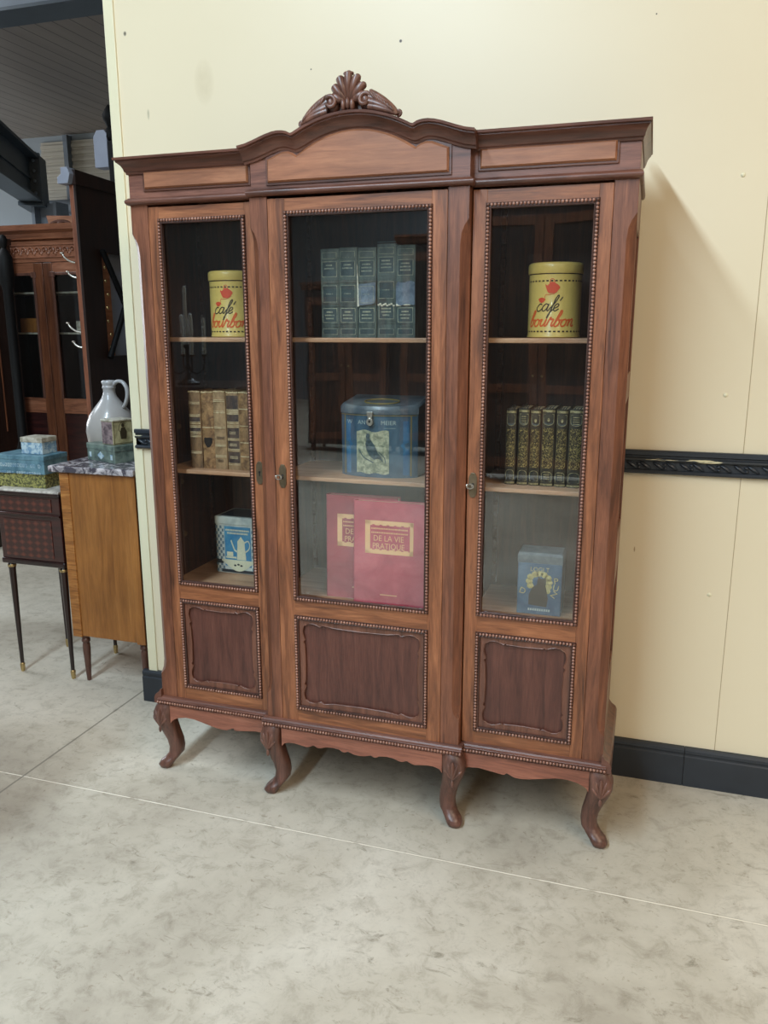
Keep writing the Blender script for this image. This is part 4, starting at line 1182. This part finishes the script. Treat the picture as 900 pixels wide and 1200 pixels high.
tinbox('grey-green lidded tin set at an angle on the marble of the oak chest', (-1.530, .775, 1.072), .235, .15, .082, .026, -.38, M['t_green'], M['t_green'], deco_med)
tinbox('small upright cream tin printed with a dark figure, standing on the grey-green tin', (-1.500, .765, 1.1545), .088, .112, .118, .008, -.33, M['t_olive'], M['t_lid'], deco_lady, mside=M['t_violet'])
def jug():
    r = thing('stoneware_jug', 'pale grey stoneware jug with a looped handle standing behind the tins on the chest', 'jug', (-1.640, .915, 1.072))

    def jm():
        m, nt, N, L, b = newmat('two_tone_stoneware')
        t = N.new('ShaderNodeTexCoord'); sx = N.new('ShaderNodeSeparateXYZ'); L.new(t.outputs['Object'], sx.inputs[0])
        r_ = ramp(N, [(.0, srgb(138, 122, 100)), (.35, srgb(156, 150, 144)), (1, srgb(160, 160, 162))])
        n = noise(N, L, objvec(N, L), 6, 4)
        L.new(mth(N, L, 'MULTIPLY_ADD', sx.outputs['Z'], 2.4, mth(N, L, 'MULTIPLY', n, .12)), r_.inputs[0])
        L.new(r_.outputs[0], b.inputs['Base Color']); b.inputs['Roughness'].default_value = .28; b.inputs['Coat Weight'].default_value = .3
        return m
    mt = jm()
    MB().lathe([(.088, 0), (.098, .01), (.114, .08), (.119, .13), (.114, .175), (.098, .22), (.070, .262), (.046, .295), (.032, .318), (.028, .335), (.0275, .355), (.031, .360), (.031, .366), (.0285, .370), (.0285, .376), (.032, .381), (.033, .394), (.029, .400), (.020, .401), (.018, .38)], n=40).build('body', mt, r, smooth=70).scale = (1.03, 1.03, .92)
    q = MB(); P = catmull([(.024, 0, .375), (.050, 0, .395), (.080, 0, .392), (.100, 0, .365), (.104, 0, .325), (.092, 0, .285), (.078, 0, .262), (.066, 0, .255)], 4)
    q.tube(P, [.012]*len(P), 10, squash=(1, .8)); q.build('handle', mt, r, smooth=70).scale = (1, 1, .92)
jug()

# --- glazed oak bookcase in the rear
M['bc'] = wood('warm_oak', srgb(62, 33, 20), srgb(104, 60, 37), srgb(132, 82, 53), 'z', .4, .8)
M['bc_x'] = wood('warm_oak_rail', srgb(96, 56, 38), srgb(142, 90, 64), srgb(164, 112, 84), 'x', .42, .8)
M['bc_light'] = wood('light_pine_board', srgb(150, 98, 72), srgb(186, 130, 100), srgb(198, 144, 114), 'x', .5, .6, 0, .5)
def rear_bookcase():
    r = thing('glazed_cabinet', 'reddish oak glazed double-door cabinet with carved frieze at the rear left', 'cabinet', (-3.70, 3.0, 0))
    W = .62; D = .45
    q = MB(); q.box(-W, -W+.03, 0, D, .1, 2.3); q.box(W-.03, W, 0, D, .1, 2.3); q.box(-W, W, D-.02, D, .1, 2.3); q.box(-W, W, 0, D, .1, .14); q.build('carcass', M['mahog_d'], r)
    MB().box(-W-.01, W+.01, -.02, D, 2.20, 2.36).build('frieze', M['bc_x'], r)
    q = MB()
    q.prism([(.0, 2.36), (-.05, 2.37), (-.06, 2.41), (-.10, 2.43), (-.11, 2.47), (0, 2.48)], 'x', -W-.06, W+.06); q.build('cornice', M['bc_x'], r, smooth=30)
    q = MB()
    for k in range(18):
        x = -W+.06+k*.066
        q.tube([(x+.022*math.cos(t), -.024, 2.285+.026*math.sin(t)) for t in [i*.6-1 for i in range(9)]], .006, 5); q.ball((x, -.025, 2.285), .010, 6, 4)
        q.ball((x+.033, -.022, 2.262), (.010, .005, .014), 6, 4)
    q.box(-W, W, -.028, -.018, 2.325, 2.335); q.box(-W, W, -.028, -.018, 2.232, 2.240)
    q.build('frieze_carving', M['bc_x'], r, smooth=60)
    q = MB(); q.prism([(-.02, 2.56), (.30, 2.545), (.42, 2.55), (.62, 2.58), (.62, 2.40), (.02, 2.40)], 'y', .10, .14)
    relabel(q.build('pediment_board', M['bc_light'], r), 'plain light brown pediment board')
    q = MB(); q.tube([(.13+.10*math.cos(t), .07, 2.475+.035*math.sin(t)) for t in [PI*k/10 for k in range(11)]], .012, 6); q.ball((.13, .07, 2.49), (.03, .02, .02)); q.build('pediment_carving', M['carve'], r, smooth=60)
    for s in (-1, 1):
        a, b = sorted((s*.004, s*W))
        d = MB(); d.box(a, a+.085, -.02, .005, .16, 2.195); d.box(b-.085, b, -.02, .005, .16, 2.195)
        dd = d.build('door', M['bc'], r, bev=.003)
        for z0, z1 in ((2.11, 2.195), (1.02, 1.14), (.16, .26)): MB().box(a+.085, b-.085, -.018, .005, z0, z1).build('rail', M['bc_x'], dd)
        MB().box(a+.085, b-.085, -.008, -.004, .26, 1.02).build('lower_panel', M['mahog'], dd)
        MB().box(a+.08, b-.08, -.004, -.001, 1.14, 2.11).build('glass_pane', M['glass'], dd)
        q = MB()
        for x in (a+.085, b-.085):
            q.box(x-.010, x+.010, -.026, -.016, 1.14, 2.11)
            q.box(x-.022, x+.022, -.03, -.016, 2.085, 2.125)
        q.box(a+.085, b-.085, -.026, -.016, 2.10, 2.12)
        q.build('door_moulding', M['carve'], dd, bev=.002)
    for z in (1.98, 1.66):
        MB().box(-W+.03, W-.03, .10, D-.02, z-.014, z).build('shelf', M['t_lid'], r)
rear_bookcase()
o = tag(MB().box(-.13, .13, 0, .08, 0, .115).build('box_file', M['oak'], loc=(-3.96, 3.12, 1.66), bev=.004), 'tan box standing on a shelf inside the rear glazed cabinet, left door', 'box')
o = tag(MB().box(-.12, .12, 0, .08, 0, .09).build('box_file', M['t_lid'], loc=(-3.42, 3.12, 1.66), bev=.004), 'pale grey-beige box on a shelf inside the rear glazed cabinet, right door', 'box')

# --- tall hall stand seen edge-on, hooks to the left
M['stand_dark'] = wood('near_black_walnut', srgb(22, 13, 10), srgb(38, 21, 15), srgb(50, 29, 21), 'z', .45, .8)
M['stand_edge'] = wood('red_brown_edge', srgb(104, 60, 42), srgb(136, 82, 58), srgb(150, 96, 70), 'z', .45, .8)
M['hook'] = paint('silvery_hook', srgb(206, 200, 190), .3, .08, 20, .85)
M['black_wood'] = wood('ebonised_wood', srgb(8, 8, 9), srgb(14, 14, 15), srgb(20, 20, 21), 'z', .6, 1, 0)
M['black_wood'].node_tree.nodes['Principled BSDF'].inputs['Specular IOR Level'].default_value = .2
M['pale_grey'] = paint('pale_grey_block', srgb(146, 152, 168), .5, .08, 8)
def hall_stand():
    # local x runs back into the room, local y points left
    r = thing('hall_stand', 'tall dark wooden hall stand seen from the side with silvery coat hooks', 'hall stand', (-2.73, 2.2, 0), PI/2)
    T = 1.0
    MB().box(.0, .215, 0, .018, 0, 2.60).build('side_stile', M['stand_dark'], r)
    MB().box(.03, .215, .018, .05, 0, 2.60).build('side_stile', M['stand_dark'], r, bev=.003)
    MB().box(.215, T, 0, .05, 0, 1.50).build('side_panel', M['stand_dark'], r)
    MB().box(.215, T, 0, .05, 2.20, 2.60).build('side_panel', M['stand_dark'], r)
    MB().box(.50, T, 0, .05, 1.50, 2.20).build('side_panel', M['stand_dark'], r)
    relabel(MB().box(0, .03, .018, .052, 0, 2.60).build('front_edge', M['stand_edge'], r, bev=.003), 'lighter red-brown front edge')
    q = MB(); q.prism([(.02, 2.60), (.10, 2.60), (.10, 2.64), (.07, 2.66), (.07, 2.70), (.02, 2.70), (-.0, 2.66)], 'x', -.05, .03)
    relabel(q.build('cornice_block', M['pale_grey'], r, bev=.004), 'pale grey cornice end')
    MB().prism([(-.01, 2.60), (T, 2.60), (T, 2.66), (-.01, 2.69)], 'y', -.01, .06).build('top_panel', M['stand_dark'], r)
    for z, s in ((2.115, 1.), (2.02, .62), (1.665, 1.), (1.565, .62)):
        q = MB(); P = catmull([(.0, .05, z), (-.01, .05+.035*s, z+.010*s), (-.015, .05+.070*s, z+.035*s), (-.015, .05+.088*s, z+.062*s)], 4)
        q.tube(P, .0065, 7); q.ball(P[-1], (.013, .013, .007), 8, 5); q.build('coat_hook', M['hook'], r, smooth=60)
    zc = 1.85; xc = .42
    for s in (-1, 1): MB().tube([(xc-.22, -.02, zc-s*.36), (xc+.22, -.02, zc+s*.36)], .020, 8).build('crossed_bar', M['black_wood'], r, smooth=60)
    relabel(MB().box(.215, .36, .052, .07, 1.50, 2.20).build('reflection_panel', M['bc_light'], r), 'orange-brown half of a painted glass reflection behind the bars')  # two flat colours stand in for a reflection in the stand's glass
    relabel(MB().box(.36, .50, .052, .07, 1.50, 2.20).build('reflection_panel', M['pale_grey'], r), 'blue-grey half of a painted glass reflection behind the bars')
    for k in range(7): relabel(MB().ball((.235+.012*math.sin(k*2), -.008, 1.56+.09*k), (.010, .008, .012), 6, 4).build('stud', M['brass'], r, smooth=60), 'small brass stud')
hall_stand()
def finial_post():
    r = thing('carved_finial_post', 'black carved post with a pale grey block, rising behind the hall stand', 'post', (-3.0, 2.95, 0))
    MB().box(.03, .12, -.05, .05, 0, 3.02).build('post', M['black_wood'], r, bev=.01)
    relabel(MB().prism([(-.085, 2.84), (.03, 2.84), (.03, 3.07), (.01, 3.095), (-.055, 3.095), (-.085, 3.05)], 'y', -.05, .05).build('face_block', M['pale_grey'], r, bev=.004), 'pale grey block')
    MB().lathe([(.03, 3.02), (.05, 3.05), (.035, 3.10), (.02, 3.12), (.045, 3.17), (.05, 3.20), (.03, 3.24), (.008, 3.27)], .03, 0, 12).build('finial', M['black_wood'], r, smooth=60)
finial_post()
# --- wardrobe and dark post at far left
def left_wardrobe():
    r = thing('dark_wardrobe', 'dark brown wardrobe side, cropped by the left edge of the view', 'wardrobe', (-4.36, 2.40, 0))
    MB().box(-.40, .44, 0, .5, 0, 2.32).build('body', M['stand_dark'], r, bev=.004)
    q = MB(); q.box(.30, .44, -.012, 0, .86, 2.28); q.box(-.40, .44, -.012, 0, .80, .86); q.box(-.40, -.3, -.012, 0, 0, 2.28); q.build('door_frame', M['mahog'], r)
    MB().tube([(.448, .27, .9), (.448, .27, 2.25)], .006, 6).build('moulding', M['bc'], r)
    MB().box(-.44, .46, -.03, .5, 2.32, 2.37).build('cornice', M['stand_dark'], r, bev=.01)
left_wardrobe()
def dark_post():
    tag(MB().lathe([(.05, 0), (.05, .7), (.035, .74), (.045, .80), (.030, .86), (.032, 1.9), (.046, 1.96), (.05, 2.02), (.048, 2.12), (.03, 2.16), (.016, 2.18), (.026, 2.21), (.028, 2.235), (.018, 2.26), (.004, 2.27)], n=16).build('turned_post', M['black_wood'], smooth=50, loc=(-3.486, 2.35, 0)), 'black turned wooden post beside the dark wardrobe at the left edge', 'post')
dark_post()
bpy.data.objects['turned_post'].scale = (1.06, 1.06, 1.028)

# ================================================================== THE HALL BEHIND THE CAMERA (seen in the glass)
struct(MB().box(-12, 8, -16.2, -16, 0, 5.2).build('wall_front', M['hall_wall']))
struct(MB().box(7.8, 8, -16, 12, 0, 5.2).build('wall_right', M['hall_wall']))
def wardrobe(loc, w, h, d, label, rz=0, doors=2):
    r = thing('old_wardrobe', label, 'wardrobe', loc, rz)
    MB().box(-w/2, w/2, 0, d, .12, h).build('body', M['stand_dark'], r, bev=.004)
    q = MB(); q.prism([(d, h), (d+.03, h+.01), (d+.06, h+.06), (d+.09, h+.08), (d+.09, h+.11), (0, h+.11), (0, h)], 'x', -w/2-.05, w/2+.05); q.build('cornice', M['bc'], r)
    for k in range(doors):
        a = -w/2+.03+(w-.06)*k/doors; b = a+(w-.06)/doors-.01
        q = MB(); q.box(a, a+.09, d, d+.02, .2, h-.1); q.box(b-.09, b, d, d+.02, .2, h-.1)
        for z in (.2, 1.0, h-.2): q.box(a+.09, b-.09, d, d+.02, z, z+.1)
        dd = q.build('door', M['bc'], r, bev=.004)
        MB().ball((b-.045 if k == 0 else a+.045, d+.03, 1.2), .016).build('knob', M['brass'], dd, smooth=60)
    for x in (-w/2+.06, w/2-.06):
        for y in (.06, d-.06): MB().lathe([(.035, .12), (.045, .09), (.025, .02), (.03, 0)], x, y, 12).build('leg', M['mahog_d'], r, smooth=50)
    return r
wardrobe((-.25, -6.9, 0), 1.7, 2.95, .55, 'dark double wardrobe standing across the hall, reflected in the right-hand door')
wardrobe((-1.75, -8.6, 0), 1.1, 2.75, .55, 'taller dark wardrobe across the hall, reflected in the centre door')
wardrobe((-3.0, -8.5, 0), 1.2, 2.2, .55, 'lower dark wardrobe across the hall, leftmost of the row')
def dresser():
    r = thing('tall_dresser', 'tall dark chest of drawers out on the floor, reflected in the left door', 'dresser', (-1.80, -1.75, 0))
    W, D, H_ = .62, .5, 1.36
    MB().box(-W, W, 0, D, .12, H_).build('body', M['stand_dark'], r, bev=.004)
    MB().box(-W-.03, W+.03, -.02, D+.03, H_, H_+.03).build('top', M['mahog_d'], r, bev=.006)
    for k in range(4):
        z = .17+k*.295
        d = MB().box(-W+.04, W-.04, D, D+.016, z, z+.265).build('drawer', M['mahog_d'], r, bev=.004)
        for s in (-1, 1): MB().ball((s*.33, D+.026, z+.13), .016).build('knob', M['brass'], d, smooth=60)
    for x in (-W+.06, W-.06):
        for y in (.06, D-.06): MB().lathe([(.035, .12), (.04, .08), (.025, .02), (.03, 0)], x, y, 12).build('leg', M['mahog_d'], r, smooth=50)
dresser()
def candelabra():
    r = thing('candelabra', 'five-branched candelabra with grey candles on the tall dresser, reflected in the left door', 'candelabra', (-1.50, -1.40, 1.39))
    m = paint('dark_iron', srgb(48, 46, 46), .4, .1, 20, .8)
    MB().lathe([(.06, 0), (.062, .01), (.03, .025), (.012, .05), (.010, .08), (.02, .095), (.010, .11), (.009, .19), (.02, .2), (.022, .215)], n=16).build('stem', m, r, smooth=50)
    cm = paint('grey_wax', srgb(190, 200, 202), .5, .05)
    for i, (x, y, z, h) in enumerate(((-.10, .02, .16, .215), (-.045, -.03, .16, .21), (0, 0, .215, .30), (.045, .03, .16, .215), (.09, -.02, .16, .195))):
        if i != 2:
            P = catmull([(0, 0, .09), (x*.5, y*.5, .06), (x*.95, y*.95, .09), (x, y, .15)], 4)
            MB().tube(P, .005, 6).build('branch', m, r, smooth=50)
            MB().lathe([(.006, z-.012), (.018, z-.004), (.019, z), (.010, z+.002)], x, y, 12).build('drip_pan', m, r, smooth=50)
        MB().lathe([(.0105, z), (.0095, z+h-.01), (.006, z+h), (.001, z+h+.002)], x, y, 10).build('candle', cm, r, smooth=50)
candelabra()
def chair(loc, rz, label):
    r = thing('ladder_back_chair', label, 'chair', loc, rz)
    for x in (-.2, .2):
        MB().tube([(x, -.2, 0), (x, -.21, .45), (x, -.26, 1.02)], [.016, .018, .014], 8).build('leg', M['mahog'], r, smooth=50)
        MB().tube([(x, .2, 0), (x, .2, .44)], [.014, .018], 8).build('leg', M['mahog'], r, smooth=50)
    MB().box(-.22, .22, -.22, .23, .44, .47).build('seat', M['oak'], r, bev=.01)
    q = MB()
    for z in (.60, .72, .84, .96): q.box(-.19, .19, -.255+(.96-z)*.08, -.24+(.96-z)*.08, z, z+.05)
    q.build('backrest', M['bc'], r, bev=.005)
chair((-3.3, -4.6, 0), 2.6, 'ladder-back chair on the open floor in front of the bookcase, turned away')

# ================================================================== LIGHT, WORLD, CAMERA
w = bpy.data.worlds.new('World'); S.world = w; w.use_nodes = True
N = w.node_tree.nodes; L = w.node_tree.links
bg = N['Background']; bg.inputs[0].default_value = (1.0, .81, .54, 1); bg.inputs[1].default_value = .16
def area(name, loc, rot, sx, sy, power, col):
    ld = bpy.data.lights.new(name, 'AREA'); ld.shape = 'RECTANGLE'; ld.size = sx; ld.size_y = sy; ld.energy = power; ld.color = col
    o = bpy.data.objects.new(name, ld); C.objects.link(o); o.location = loc; o.rotation_euler = rot; return o
area('skylight', (-1.35, -8.7, 5.4), (0, 0, 0), .42, 14.0, 1260, (.66, .85, 1.0))
area('warm_fill', (4.2, -6.0, 5.2), (0, .35, 0), 2.0, 9, 380, (1.0, .81, .60))  # warm fill added on the right to lift wall and shadow, no skylight there
area('rear_fill_top', (-6.5, 1.2, 4.6), (0, 0, 0), 3, 1.6, 170, (.86, .93, 1.0))  # added overhead fill that brightens the rear hall, no roof opening built

area('rear_fill_side', (-11.9, 4.8, 2.4), (0, -PI/2, 0), 2.4, 3.0, 240, (.9, .95, 1.0))  # added side fill for the rear ceiling and wall, no window in wall_left

cam = bpy.data.cameras.new('camera'); co = bpy.data.objects.new('camera', cam); C.objects.link(co); S.camera = co
cam.sensor_fit = 'HORIZONTAL'; cam.sensor_width = 36; cam.lens = 948.6881*36/900; cam.clip_start = .05
yaw, pitch, roll = .3127, .2219, -.0013
fw = Vector((-math.sin(yaw)*math.cos(pitch), math.cos(yaw)*math.cos(pitch), -math.sin(pitch)))
rt = Vector((math.cos(yaw), math.sin(yaw), 0)); up = rt.cross(fw)
r2 = rt*math.cos(roll)+up*math.sin(roll); u2 = up*math.cos(roll)-rt*math.sin(roll)
co.matrix_world = Matrix((( r2.x, u2.x, -fw.x, .8829), (r2.y, u2.y, -fw.y, -2.4932), (r2.z, u2.z, -fw.z, 1.6822), (0, 0, 0, 1)))
S.view_settings.view_transform = 'Standard'; S.view_settings.look = 'None'
S.view_settings.exposure = 0.10; S.view_settings.gamma = 1; S.view_settings.use_curve_mapping = False
